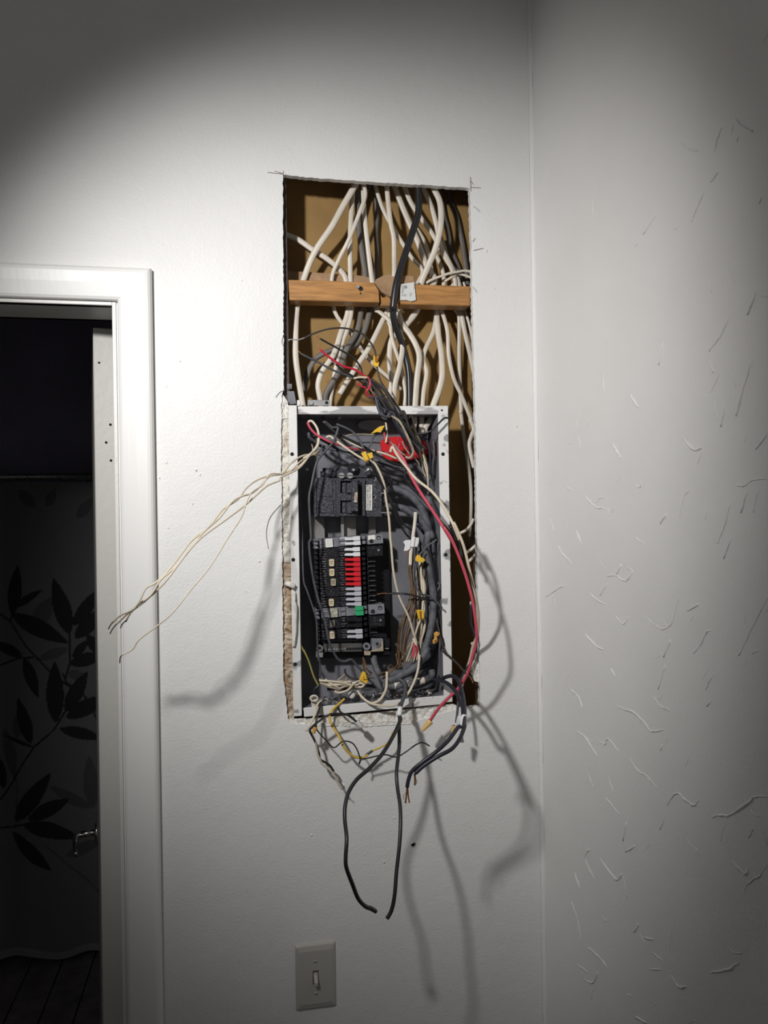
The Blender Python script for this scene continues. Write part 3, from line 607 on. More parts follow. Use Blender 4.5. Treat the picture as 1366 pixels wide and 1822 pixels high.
b0 = breaker(615, 963.5, 16.5, GREYB, HWHITE, 'grey topmost breaker with two white handles and a printed label', PAPER, -30, None, True, wide_tag=True, ang=-.06, hl='white handle')
m = MB(); pts = [Vector((u*SP, -.0056, -v*SP)) for u, v in ((39, -7.5), (52, -8), (52, 0), (39, .5))]; m.prism([p+Vector((0, -.003, 0)) for p in pts], Vector((0, .0004, 0))); b0['_w'] = [0, 0, 0]; m.build('terminal_label', PAPER, b0)
m = MB()
for (u0, v0, u1, v1) in ((-11, -8, 2, -5.5), (-10, 1, 1, 3)): m.box(u0*SP, -.0036, -v1*SP, u1*SP, -.0028, -v0*SP)
for v_ in (-5.5, -3.7, -1.6, .4, 2.4, 4.6): m.box(-34.5*SP, -.0055, -(v_+.5)*SP, -25.5*SP, -.0051, -v_*SP)
m.build('label_print', HGREY, b0)
breaker(614.5, 982.3, 18, BB, HWHITE, 'black breaker with white handles just below the grey topmost one', None, block=True, ang=-.02, hl='white handle')
breaker(615, 1000.0, 17.2, BB, HRED, 'uppermost of three black breakers with red handles', TAG, -25.5, '15', ang=-.01, hl='red handle')
breaker(615.4, 1017.2, 17.2, BB, HRED, 'middle one of three black breakers with red handles', TAG, -25.5, '15', ang=-.01, hl='red handle')
breaker(616, 1034.6, 17.2, BB, HRED, 'lowest of three black breakers with red handles', mat('grimy_rating_tag', (.36, .31, .22), .6), -23.5, '15', ang=-.01, hl='red handle')
breaker(616.6, 1052.2, 17.2, BB, HGREY, 'black breaker with grey handles directly under the red ones, without a tag', None, ang=-.01, hl='grey handle')
breaker(617, 1070.4, 17.2, BB, HGREY, 'black breaker with grey handles and beige tag just above the green ones', TAG, -28, '15', ang=-.01, hl='grey handle')
breaker(617.6, 1087.8, 17.0, GREYB, HGREEN, 'grey breaker with two bright green handles', AGED, -24, None, True, True, ang=-.045, hl='green handle', wide_tag=True)
breaker(618, 1107.5, 19, BB, BLK, 'all black breaker with a faded tag, just under the green handles', TAGD, -27, None, True, ang=-.02)
breaker(619, 1127.8, 17.6, BB, HGREY, 'lowest breaker, black with two grey handles and a beige tag', TAG, -28.5, '15', ang=-.01, hl='grey handle')
# ---- neutral bar and lugs under the breakers
nb = empty('neutral_bar', P(625, 1160, -.05), 'dark terminal bar with a row of screws under the breakers', 'terminal bar')
def nn(pts, d, t, mt_, name='bar', bev=.0006, parent=None):
    m = MB(); m.pprism(px(pts), d, t); return m.build(name, mt_, parent or nb, bevel=bev)
nn('b:260,820 850,805 850,935 260,945', -.036, .02, mat('dull_aluminium', (.13, .13, .125), .5, metal=.3, var=.3, vscale=60))
nn('b:150,960 1270,930 1270,1010 150,1040', -.06, .02, BLK, 'support'); nn('b:240,740 860,735 860,810 240,815', -.045, .03, BLK, 'support')
for k in range(14):
    x = 300+k*40.5; q = px('b:%f,%f' % (x, 903-k*1.6))[0]; m = MB(); m.cyl(P(*q, -.036), (0, -1, 0), .0021, .002, 10); s_ = m.build('screw', ZINC if k < 8 else BLK, nb)
for k in range(11):
    q = px('b:%f,%f' % (390+k*37, 770-k))[0]; m = MB(); m.cyl(P(*q, -.045), (0, -1, 0), .0018, .001, 10); m.build('terminal_hole', STEEL, nb)
m = MB(); m.cyl(P(*px('b:198,880')[0], -.03), (0, -1, 0), .0062, .004, 18); lg = m.build('lug', ZINC, nb); m = MB(); m.cyl(P(*px('b:200,878')[0], -.0258), (0, -1, 0), .0035, .0006, 14); m.build('slot', HOLE, lg)
nn('b:150,940 250,940 250,1024 150,1024', -.03, .012, ZINC, 'clamp')
m = MB(); m.cyl(P(*px('b:910,850')[0], -.03), (0, -1, 0), .0072, .006, 20); lg = m.build('lug', GREYB, nb); m = MB(); m.cyl(P(*px('b:910,850')[0], -.0236), (0, -1, 0), .0034, .0008, 6); m.build('slot', HOLE, lg)
lg = nn('b:995,740 1160,735 1160,905 995,910', -.028, .02, GREYB, 'lug', .001); m = MB(); m.cyl(P(*px('b:1075,815')[0], -.0275), (0, -1, 0), .0058, .002, 20); m.build('screw', STEEL, lg); m = MB(); m.cyl(P(*px('b:1075,815')[0], -.0252), (0, -1, 0), .003, .0006, 6); m.build('slot', HOLE, lg)
nn('b:1130,860 1165,735 1172,930 985,938 985,915 1120,895', -.024, .004, CREAMD, 'edge_plate'); nn('b:880,925 980,930 975,990 885,992', -.026, .008, CREAMD, 'clamp')
nn('b:1080,660 1220,665 1230,720 1180,725 980,700 985,685', -.03, .02, BLK, 'bracket'); nn('b:1180,720 1270,740 1270,870 1190,860', -.03, .02, BLK, 'bracket'); nn('b:1200,880 1255,880 1255,900 1200,900', -.028, .004, ZINC, 'clip'); nn('b:1170,930 1270,930 1275,985 1165,985', -.03, .02, BLK, 'bracket')
# ---- rubble in the bottom of the box
m = MB()
for k in range(260):
    x = random.uniform(575, 770); y = 1253-(x-540)*.085+random.uniform(-9, 3)*(1 if x < 690 else .6); p = P(x, y, random.uniform(-.06, -.01)); r = random.uniform(.001, .0042)
    q = [p+Vector((random.uniform(-1, 1), random.uniform(-1, 1), random.uniform(-1, 1)))*r for _ in range(6)]
    m.add(q, [(0, 1, 2), (0, 2, 3), (0, 3, 4), (0, 4, 1), (5, 2, 1), (5, 3, 2), (5, 4, 3), (5, 1, 4)])
db = m.build('plaster_rubble', DEBRIS, None); tag(db, 'grey plaster crumbs heaped in the bottom of the box', 'rubble', kind='stuff')
m = MB(); p = P(*px('i:735,735')[0], -.01)
bm = bmesh.new(); bmesh.ops.create_icosphere(bm, subdivisions=2, radius=.0075)
for v in bm.verts: v.co *= 1+.28*noise.noise(v.co*260)
m.add([p+v.co for v in bm.verts], [tuple(v.index for v in f.verts) for f in bm.faces]); bm.free()
tag(m.build('plaster_lump', CRUMBW, None, True), 'white plaster lump in the middle of the box bottom', 'rubble')
# ================================================================== CABLES IN THE CAVITY (trace of each, with its depth in the wall)
G1 = 'sheathed cables in the wall'
cable('thick cream cable, leftmost, slanting down to the left end of the pine block', 'A:570,80 545,150 510,215 460,300 400,410 300,560 235,720|B:138,20 128,200 130,350 150,500 175,650 190,720', 10.5, [-.04, -.04, -.062, -.03, -.03], group=G1)
cable('cream cable crossing from the left edge behind the thick slanting cable', 'A:60,430 120,455 200,487 290,550 370,600 440,660 485,730|B:465,40 420,180 370,330 300,430 272,520 285,610 295,690', 9.5, [-.07, -.06, -.064, -.04, -.04], group=G1)
cable('narrow cream cable crossing in front of its neighbours above the block, left of centre', 'A:596,90 590,150 598,230 560,340 500,490 440,610 400,725|B:378,50 480,190 560,310 640,400 730,480 805,552', 6.8, [-.03, -.03, -.062, -.07, -.075], group=G1)
cable('straight cream cable standing upright behind the narrow crossing one', 'A:535,90 522,250 512,400 508,560 511,730|B:485,40 460,160 430,240 400,350 385,420 350,610 345,690', 8.6, [-.06, -.055, -.066, -.05, -.055], group=G1)
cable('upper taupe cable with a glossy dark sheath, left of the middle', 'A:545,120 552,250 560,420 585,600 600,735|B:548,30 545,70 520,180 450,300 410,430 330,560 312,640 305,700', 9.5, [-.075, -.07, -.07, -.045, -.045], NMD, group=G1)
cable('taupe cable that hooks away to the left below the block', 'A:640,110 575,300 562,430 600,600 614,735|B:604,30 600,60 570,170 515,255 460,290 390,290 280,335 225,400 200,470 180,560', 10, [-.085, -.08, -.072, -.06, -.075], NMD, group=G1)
cable('thin cream cable dropping just left of centre onto the block', 'A:586,100 588,250 600,400 620,580 640,738|B:645,30 660,50 720,100 790,180 812,270 795,400 765,520 755,660 750,720', 7.6, [-.05, -.05, -.062, -.035, -.035], group=G1, taper=1.5)
cable('cream cable in the middle ending behind the torn board', 'A:715,80 725,160 735,270 750,390 768,480 770,600 768,720|B:722,25 680,120 600,280 540,370 470,480 410,580', 8.2, [-.045, -.04, -.066, -.05, -.045], group=G1, taper=1.15)
cable('cream cable slipping behind the central one, then on towards the black cable', 'A:640,90 655,155 695,285 740,380 800,480 870,590 935,700|B:735,60 735,150 745,220 765,290 800,400 830,560 825,660 820,720', 7, [-.06, -.058, -.066, -.05, -.05], group=G1)
cable('cream cable fanning down to the right, hidden at half height by the black one', 'A:750,90 770,160 810,270 860,390 910,500 960,640 1005,750|B:790,30 790,70 810,130 855,190 900,270 920,350 905,480 893,660 890,720', 9.8, [-.07, -.068, -.07, -.04, -.04], group=G1, taper=1.15)
cable('cream cable leaning right behind the black cable towards the right end of the block', 'A:805,90 830,170 870,270 930,360 1000,460 1050,560 1110,660 1135,760|B:1150,30 1175,90 1175,330 1182,560 1188,700 |C:1185,80 1212,290 1245,520 1250,700 1240,880', 8.6, [-.06, -.06, -.07, -.08, -.085, -.085], group=G1, taper=.75)
cable('cream cable just right of the black one, bending away to the right', 'A:925,90 940,170 990,290 1020,400 1045,520 1100,630 1155,755|B:1185,40 1192,80 1215,200 1250,350 1275,470 1300,560', 8.4, [-.05, -.05, -.07, -.07, -.08], group=G1)
cable('cream cable bowing right then sweeping left in front of the others, right of centre', 'A:990,90 1005,180 1042,270 1046,400 1015,540 970,650 930,750|B:910,30 840,130 790,180 745,230 730,330 735,430 745,500 730,600 715,660 710,720', 10.6, [-.03, -.028, -.064, -.06, -.05], group=G1)
cable('cream cable in shadow behind, stopping at the block right of the metal plate', 'A:830,300 870,380 920,450 960,530 985,640 1000,745|B:1038,20 1030,70 1010,180 960,290 945,360 966,440 948,560 940,660 935,720', 8, [-.085, -.085, -.075, -.05, -.045], group=G1)
cable('cream cable behind the bowing one, running down to the right of it', 'A:1040,470 1060,520 1080,590 1110,650 1150,720|B:1042,20 1040,180 1060,320 1066,450 1050,540 1010,650 990,720', 9.6, [-.08, -.08, -.07, -.04, -.04], group=G1, taper=1.2)
cable('slim cream cable curving down outside the top right corner of the box', 'A:1010,560 1050,650 1065,740|B:1055,20 1070,65 1100,180 1108,330 1140,480 1190,590 1250,740|C:1245,130 1268,190 1255,230 1240,290 1255,380 1270,440', 7.4, [-.085, -.075, -.05, -.055, -.06, -.05], group=G1)
cable('slim cream cable tucked behind the ragged right edge below the block', 'A:1180,740 1195,800|B:1200,30 1220,70 1245,160 1265,270 1275,360', 5, [-.08, -.07, -.06], group=G1)
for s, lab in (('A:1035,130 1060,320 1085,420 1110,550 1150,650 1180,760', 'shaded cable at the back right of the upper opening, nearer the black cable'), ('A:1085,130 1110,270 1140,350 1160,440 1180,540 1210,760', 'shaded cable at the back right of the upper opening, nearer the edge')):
    cable(lab, s, 8.5, [-.094], NMD, group=G1)  # shade at the back of the cavity put into the dark sheath colour
cable('shaded cable behind the two dark ones in the upper middle', 'A:640,120 660,250 668,350 662,450 668,570 660,740', 7.5, [-.09], NMD, group=G1)  # dark sheath colour paints the shade this cable lies in
cable('thin cream cable lying flat on top of the block at the right', 'A:1235,680 1190,672 1150,678 1090,690 1000,722 960,745', 4.5, [-.05, -.06], group=G1)
cable('lower thin cream cable poking out at the right above the block', 'A:1235,716 1190,700 1150,690 1120,705 1070,735', 4.5, [-.056, -.066], group=G1)
wire('thick black cable running down in front of the pine block', 'A:910,95 912,180 914,320 880,440 820,620 780,760 762,900|B:752,0 752,60 765,140 800,230 830,330 850,430 856,540 856,660 856,720', 11.5, [-.02, -.016, -.006, -.045, -.045], BLACK, 'power_cable', 'cable', n=10)
cable('uppermost cream cable stub at the right edge beside the red wire', 'f:1300,-60 1260,30 1190,110 1100,160', 5.5, [-.02, -.03], group='cable ends poking in at the right edge')
cable('middle cream cable stub at the right edge of the hole', 'f:1400,310 1330,350 1250,420 1165,465', 5.5, [-.02, -.03], group='cable ends poking in at the right edge')
cable('lower cream cable stub at the right edge of the hole', 'f:1400,440 1330,490 1250,570 1200,610', 5.5, [-.02, -.03], group='cable ends poking in at the right edge')
cable('cream cable dropping behind the right flange into the dark', 'C:1170,20 1195,160 1215,300 1240,480 1255,640|f:1250,60 1235,200 1215,380', 4.6, [-.09, -.09, -.085], NMD, group=G1)  # cream cable in the dark sheath colour, its shade painted in
# ================================================================== LOOSE WIRES ABOVE THE BOX
def tipline(s, w, d, m=SILVER): return (s, w, [d], m, 'bare_tip')
G2 = 'loose dark wires above the box'
wire('long dark wire arching to the left above the box with a bare silver tip', 'B:185,221 250,190 340,163 440,158 540,185 600,240 635,300 643,360 650,410 670,490 720,570 780,660 830,740|C:870,110 890,180 905,230', 3.2, [.02, .025, .012, .012, .01], DKBRN, tips=[('B:85,237 95,230 150,231 220,205 255,188', 2.2, [.02], SILVER, 'bare_tip')])
wire('black wire reaching up left, second from the top of the spray', 'B:285,225 330,250 420,300 500,350 545,410 556,450 600,500 660,600 720,690|C:765,80 800,150', 3.4, [.03, .02, .01], BLACK, tips=[('B:262,210 290,228', 1.6, [.03], COPPER, 'bare_tip')])
wire('lowest dark wire of the spray reaching left across the cream cable', 'B:165,322 200,340 290,385 380,432 490,468 580,500 640,580 690,660|C:740,60 790,140', 3.6, [.03, .02, .012], GREYW, tips=[('B:142,298 168,325', 1.6, [.03], COPPER, 'bare_tip')])
wire('red wire of the spray pointing up left with a bare tip', 'B:285,292 320,325 360,355 430,400 500,420 550,450 590,480', 4, [.035, .022], REDW, tips=[('B:270,258 275,275 290,296', 1.6, [.035], COPPER, 'bare_tip')])
wire('short black wire tucked under the red one of the spray', 'B:385,388 430,425 500,470 580,530 650,640 700,700|C:780,160', 3.6, [.025, .015], BLACK, tips=[('B:355,360 385,390', 1.8, [.025], SILVER, 'bare_tip')])
wire('short white wire end at the middle of the spray', 'B:500,480 540,472 590,474', 3.8, [.028], CREAM, tips=[('B:440,490 480,483 505,479', 1.5, [.028], COPPER, 'bare_tip')])
wire('red wire curl at the knot of the spray', 'B:590,470 604,500 605,530 590,550 583,575 600,592 640,600', 4, [.03, .032, .022], REDW)
wire('small red hook beside the knot of the spray', 'B:528,510 545,528 565,535 590,540', 3.2, [.02], REDW, tips=[('B:525,520 536,508 542,516 532,523', 1.4, [.02], REDW, 'curl')])
wire('grey wire wrapped round the knot of the spray', 'B:590,598 640,600 690,590 715,575 700,545 660,515', 3.2, [.03, .028], GREYW)
for i, (s, c, lab) in enumerate((
  ('B:590,480 640,550 690,640 745,720|C:800,130 850,230 890,320', DKBRN, 'brown black strand of the knotted bundle over the top flange, leftmost'),
  ('B:605,480 670,560 720,650 780,730|C:830,130 880,240 930,330', BLACK, 'black strand of the knotted bundle over the top flange, middle'),
  ('B:620,490 700,560 750,640 790,710|C:820,80 850,180 900,260 960,320', DKBRN, 'brown black strand of the knotted bundle over the top flange, right of the middle'),
  ('B:640,600 660,680 700,740|C:745,80 790,180 870,270 940,340', GREYW, 'dusty grey strand under the knotted bundle at the top flange'),
  ('B:650,610 690,700|C:710,60 740,110 800,220 850,300 870,360', NAVY, 'blue black strand under the knotted bundle at the top flange'),
  ('B:680,600 740,680|C:765,70 800,130 850,200 880,260 900,330', BLACK, 'black strand on the near side of the knotted bundle'))):
    wire(lab, s, 4.8, [.03, .03, .022, .0], c, group=G2)
wire('dark wire from the bundle hooking right to the corner of the box', 'C:1112,124 1080,122 1040,160 1000,200 950,220 900,222', 3.2, [.02, .022, .01], BLACK, tips=[('C:1095,120 1115,126', 2.6, [.02], DKBRN, 'bare_tip')])
wire('short grey wire tip sticking left below the top flange', 'C:655,95 670,100 710,112 740,112', 3.2, [.035], GREYW)
wire('grey-white wire down the middle of the tangle', 'C:740,110 790,140 830,210 870,300 880,340 860,375 830,370', 4.6, [.03, .03, .02], CREAMD)
wire('white wire standing at the left of the red cap', 'C:705,150 712,200 712,240 705,280', 3.4, [.01], CREAM)
wire('short dusty red wire above the cap', 'C:695,215 700,250 710,275 735,300', 3.6, [-.02], PINKW)
wire('cream wire end split over the red cap', 'C:712,240 720,260 760,300 800,340 830,360', 3.2, [.0], CREAMD)
for i, (s, c, w_) in enumerate((('C:862,200 870,260 900,310 930,370 940,440 960,500', CREAMD, 3.4), ('C:880,150 890,210 920,300 960,380 975,470', OLIVE, 3), ('C:895,215 930,290 945,350 955,420 980,520', CREAM, 3.4), ('C:840,230 880,300 920,370 930,420 960,480', BLACK, 3.4),
   ('C:935,300 945,360 968,430 975,520 975,610', CREAM, 2.6), ('C:780,240 800,290 850,340 865,370', REDW, 2.8), ('C:960,240 985,330 990,420 1000,490', NAVY, 5), ('C:1010,260 1015,350 1005,440 1010,490', GREYW, 5), ('C:810,270 840,330 900,390 930,430', CREAMD, 2.6), ('C:795,280 790,320 820,360 850,390', REDW, 3.4), ('C:760,290 790,330 800,370 790,400', CREAMD, 3.2))):
    wire(('dirty cream', 'olive', 'cream', 'black', 'thin cream', 'dull red', 'blue black', 'dusty grey', 'thin dirty cream', 'bright red', 'short dirty cream')[i]+' wire hanging in the tangle by the red cap', s, w_, [-.01, -.01, -.02], c, group='wires hanging at the red cap')
for s, w_, lab in (('C:885,90 890,150 880,190', 9.5, 'end of cream cable entering the box, left of three'), ('C:935,90 935,160 930,220', 9.5, 'end of cream cable entering the box, middle of three'), ('C:1010,90 985,140 960,180 955,215', 10, 'end of cream cable entering the box, right of three')):
    cable(lab, s, w_, [-.045, -.04], NM, group='cable ends inside the box top')
# ================================================================== SWEEP FROM THE TOP LEFT OF THE BOX
wire('cream wire looping over at the top left of the box', 'C:208,150 222,140 240,148 265,185 277,230 275,275 262,310 225,350 180,380', 4.4, [.0, .008, .02], CREAM)
wire('red wire sweeping from the top left of the box to the red cap', 'C:205,150 222,185 255,222 300,250 360,280 430,300 520,322 640,332 735,345', 4.4, [.01, .012, -.02, -.03], PINKW, taper=.75)
wire('thick dusty grey wire lowest in the left sweep', 'C:212,215 222,250 290,300 400,330 520,372 680,400 820,442', 5.4, [-.02, -.01, .0], GREYC)
wire('grey stripped wire end pointing right under the cream loop', 'C:208,240 240,262 262,282', 4, [.0], GREYC)
wire('cream wire of the left sweep running to the yellow tags', 'C:325,245 350,238 380,262 450,312 520,360 590,400', 4.2, [.0, .012, .018], CREAM)
wire('cream wire of the left sweep ending at the red cap', 'C:412,232 500,290 600,325 700,350 775,382', 4, [-.01, .0], CREAM)
wire('black wire of the left sweep from a grey sheath end', 'C:315,150 345,180 385,215 470,258 560,302 640,350 740,405 830,440 825,500 850,545 920,600', 4.4, [-.01, .0, .004, -.01], BLACK)
cable('grey taupe sheath end at the top left inside the box', 'C:300,95 312,140 335,165 365,190', 7, [-.04, -.01], NMD, group='cable ends inside the box top')
wire('dark wire of the left sweep under the cream ones', 'C:240,230 330,280 430,335 560,360 680,412 830,470', 4.2, [-.01], BLACK)
wire('dusty grey wire low in the sweep behind the yellow tags', 'C:500,330 560,352 650,395 760,420 860,500 950,560', 5, [-.03], GREYC)
wire('grey wire bending down to the yellow tags from the upper left', 'C:390,160 440,180 480,200 510,225 540,270 565,320', 4, [.01, .02], GREYW)
wire('grey wire rising from the yellow tags to the yellow connector', 'C:590,315 610,290 620,255 640,230 680,215', 3.6, [.02], GREYW)
wire('thin brown wire crossing behind the sweep', 'C:400,265 470,230 560,225 640,230', 2.2, [-.05], CREAMD)
wire('long grey wire hanging down the left of the breakers', 'C:370,182 398,182 396,205 375,262 350,300 285,370 257,425 232,540 215,630 220,760 227,890|D:215,140 235,320 270,480 312,610 340,750 372,830 402,875 440,888 485,876|E:520,195 552,228 585,270 625,310', 4.3, [.01, .02, .024, .022, .02, .005], GREYW)
wire('thin grey wire hanging left of the breakers, from a splice', 'C:150,500 160,720|D:170,60 178,350 200,430 235,530 262,630 267,760 275,890|E:275,130 285,200 283,270', 3, [-.03, -.01, .01, .005], GREYW)
# cream wires swinging out to the left
G3 = 'cream wires swinging out to the left of the panel'
def bt(s, d): return (s, 1.9, [d], DKBRN, 'bare_tip')
wire('uppermost of the four cream wires swinging out to the left', 'G:1330,150 1270,172 1205,235 1130,272 1040,292 950,320 880,372 830,440 740,500 660,600 550,690 480,780 400,880 330,945 270,982 232,1060 200,1105 120,1142 70,1185', 3.4, [-.01, .045, .095, .155, .207, .243, .262, .262, .208], CREAM, group=G3, tips=[bt('G:80,1175 55,1205 44,1228', .207)])
wire('cream wire swinging left, second by its tip, crossing the uppermost one', 'G:1330,170 1230,172 1150,222 1100,282 1020,302 930,392 850,422 790,460 720,550 620,640 540,742 450,850 360,930 300,1022 210,1090 140,1152 90,1200', 3.4, [-.01, .045, .095, .155, .207, .243, .262, .262, .208], CREAM, group=G3, tips=[bt('G:95,1194 70,1225 53,1256', .209)])
wire('cream wire swinging left, third by its tip, kinked where it leaves the box', 'G:1318,60 1310,110 1270,165 1200,250 1090,305 1080,326 1000,362 880,470 760,560 620,662 540,742 470,832 380,950 260,1062 185,1120 150,1180', 3.4, [-.01, .045, .095, .155, .207, .243, .262, .262, .208], CREAM, group=G3, tips=[bt('G:155,1172 130,1195 117,1222', .210)])
wire('lowest cream wire swinging left, hanging apart from the other three', 'G:1330,140 1220,200 1130,282 1030,285 980,352 910,402 872,490 850,550 760,690 660,850 550,982 430,1132 330,1215 230,1292 190,1350 125,1385', 2.7, [-.02, .05, .12, .2, .26, .28, .3, .29, .286], CREAM, group=G3, tips=[bt('G:130,1382 116,1400 113,1434', .286)])
wire('short bare wire stub beside the left sweep', 'd:165,600 180,650 178,700', 2, [.0], CREAMD)
# ================================================================== MIDDLE AND RIGHT OF THE BOX
wire('thick dusty conductor from the upper terminal of the main breaker', 'C:700,585 740,572 800,585 870,625 930,690 965,770 985,880|D:985,60 1000,150 998,500 990,640 970,740', 13, [-.035, -.02, -.03, -.03], GREYC, 'thick_conductor', 'wire', n=12)
wire('thick dusty conductor from the lower terminal of the main breaker', 'C:700,690 760,690 830,705 900,750 960,820 1000,890|D:980,60 965,160 990,300 1010,520 985,720 940,850|h:600,110 480,330 300,470 120,560 10,610', 13, [-.035, -.015, -.01, -.01, .0], GREYC, 'thick_conductor', 'wire', n=12)
wire('dark heavy cable behind the conductors at the right of the box', 'D:905,0 990,110 1040,230 1035,500 1050,700|E:1050,40 1000,160 900,220 760,290', 10, [-.05, -.045, -.04], NAVY, 'thick_conductor', 'wire', n=10)
wire('flat grey cable along the right wall of the box', 'D:1030,520 1040,640 1045,760|E:1040,60 1040,180 1035,260', 11, [-.06], GREYC, 'thick_conductor', 'wire', n=10)
wire('grey conductor bending from the lug under the breakers', 'E:628,135 632,170 645,215 680,275 730,325 790,330', 11.5, [-.04, -.02, -.01], GREYC, 'thick_conductor', 'wire', n=12)
pc = wire('thick dusty cable stub with cream bands lying across the bottom right of the box', 'h:-80,690 90,692 200,675 300,655 440,630 540,600 630,560 672,510 668,450', 11.5, [.0, .002, .0, -.02], GREYC, 'thick_conductor', 'wire', n=12)
strand('cream_band', 'h:95,690 150,683 205,674', 12.2, [.001], NM, pc, n=12); strand('cream_band', 'h:290,657 350,648 440,630 550,597', 12.2, [.001, -.002], NM, pc, n=12)
wire('grey cable curling down through the white tape at the bottom of the box', 'h:20,590 130,585 200,600 250,650 265,720 250,830 215,930 190,1010|k:185,190 175,290', 7, [-.01, .012, .04, .075], GREYW)
wire('white wire sweeping under the box mouth and up into the right bundle', 'E:480,345 515,340 540,380 580,420 640,446 740,452 800,425 850,370 890,290 912,215 920,130|D:920,880 905,800 880,740', 4.4, [-.01, .02, .025, .01, -.01], CREAM)
wire('short cream wire hook at the bottom middle of the box', 'E:712,235 712,290 705,350 670,412 620,436 590,430', 4.8, [.0, .01, .01], CREAM)
wire('long white wire hanging from the yellow tags down past the breakers', 'C:590,385 640,420 690,530 705,630 725,760 735,899|D:740,150 755,320 790,470 850,600 880,700 905,775', 4.2, [.02, .012, .005, -.01], CREAM)
wire('upper black wire from the yellow tags to the right bundle', 'C:590,380 650,470 700,580 760,690 810,790 870,838', 3.6, [.02, .015, -.02], BLACK)
wire('lower black wire from the yellow tags to the right bundle', 'C:600,395 650,500 690,570 735,660 780,770 840,870 900,920', 3.6, [.018, .01, -.02], BLACK)
wire('black wire with a bare copper end reaching left to the breaker terminals', 'D:720,455 780,452 850,458 920,475 985,497', 3.6, [.0, .01, -.01], BLACK, tips=[('D:650,458 690,452 725,455', 2.2, [.0], COPPER, 'bare_tip')])
wire('main red wire bowing out over the right edge down to a yellow connector', 'C:755,300 770,330 810,372 840,430 870,500 930,602 1010,722 1080,832 1120,899|D:1075,30 1125,105 1200,290 1248,450 1270,560 1285,680|E:1285,40 1262,130 1225,250 1165,345 1110,398 1050,460 990,545', 5.4, [.0, .02, .06, .11, .125, .126, .126, .12, .1, .075, .055], PINKW)
wire('cream wire following the red one over the right edge', 'C:735,340 748,305 770,345 800,390 835,432 900,512 1000,592 1070,682 1130,790 1175,899|D:1140,0 1200,140 1240,300 1275,450 1295,560 1295,700 1260,800|E:1240,180 1205,280 1190,330', 5.2, [.0, .015, .045, .085, .105, .11, .11, .09, .05, .01, -.01], CREAM)
wire('black wire running between the red and cream ones at the right', 'C:820,470 850,545 900,600 960,660 1030,750 1100,830 1160,899|D:1110,20 1160,90 1190,220', 3.8, [-.01, .0, .03, .08, .09], BLACK)
wire('dark wire with a bare silver nick hanging at the right edge of the hole', 'D:1247,520 1247,640 1265,700 1280,760|E:1275,70 1265,150 1200,250 1170,340 1165,470 1155,560', 4.4, [.03, .015, .0, .05, .075], NAVY, tips=[('D:1247,505 1247,530', 3.4, [.03], SILVER, 'bare_tip')])
cable('frayed cream cable end at the lower right edge of the hole', 'D:1258,765 1268,800 1265,850|E:1255,110 1235,180 1215,240', 6.5, [-.01, -.02], NM, group='cable ends poking in at the right edge')
wire('dark wire crossing the right flange with a bare copper tip', 'D:1030,620 1060,760 1085,830|E:1070,100 1110,135 1160,180 1210,240 1240,265', 3.8, [.0, .012, .02], DKBRN, tips=[('E:1238,262 1255,285 1262,308', 2.4, [.02], COPPER, 'bare_tip')])
wire('grey wire curving from the yellow connector across the conductors', 'f:440,560 395,640 390,820 420,950 480,1060|g:520,60 640,100 730,165 780,235 825,270', 3.4, [.0, .01, .015], GREYW, tips=[('g:815,262 832,290', 2.4, [.015], SILVER, 'bare_tip')])
wire('stripped grey wire crossing up right above the yellow connector', 'f:475,490 540,420 600,350 680,300 740,255', 2.8, [.005, .012], GREYC)
wire('grey wire looping down right beside the heavy conductors', 'f:520,300 570,370 600,470 640,620 660,800 700,960|g:720,40', 3.4, [.0, .01], GREYW)
wire('short grey wire hook at the right side of the box', 'g:760,-120 785,-60 740,20 725,60 740,85', 3, [.0], GREYC)
wire('dark wire hanging beside the right flange', 'g:780,300 800,420 810,560 830,700 850,840|h:830,80 880,190 940,240', 3.8, [-.01, .01], BLACK)
wire('dusty pair of wires beside the tan connector', 'g:730,420 770,520 790,640 815,760 840,880', 4.2, [-.01], GREYW)
cc = cable('cut cream cable wrapped with white tape in the right bundle', 'f:420,-160 408,0 385,180 365,330 345,480 340,645', 6.2, [-.01, .0], NM)
strand('tape_wrap', 'f:395,215 382,290 372,370', 7.2, [.001], TAPE, cc, n=10)
def flag(pts, d, m_, par, name, t=.0012):
    m = MB(); m.pprism(px(pts), d, t); return m.build(name, m_, par)
flag('f:385,230 470,225 468,300 440,368 385,360', .002, TAPE, cc, 'tape_flag'); flag('f:270,265 350,262 335,400 290,425 240,428 262,340 232,292', .001, TAPE, cc, 'tape_flag')
random.seed(11)
GB = 'wires bundled along the right side of the box'
kinds = (('bare brown copper ground wire', COPB, 2.3, 7), ('cream', CREAM, 3.6, 6), ('dusty dark', DKBRN, 3.2, 4), ('dirty cream', CREAMD, 3.2, 3))
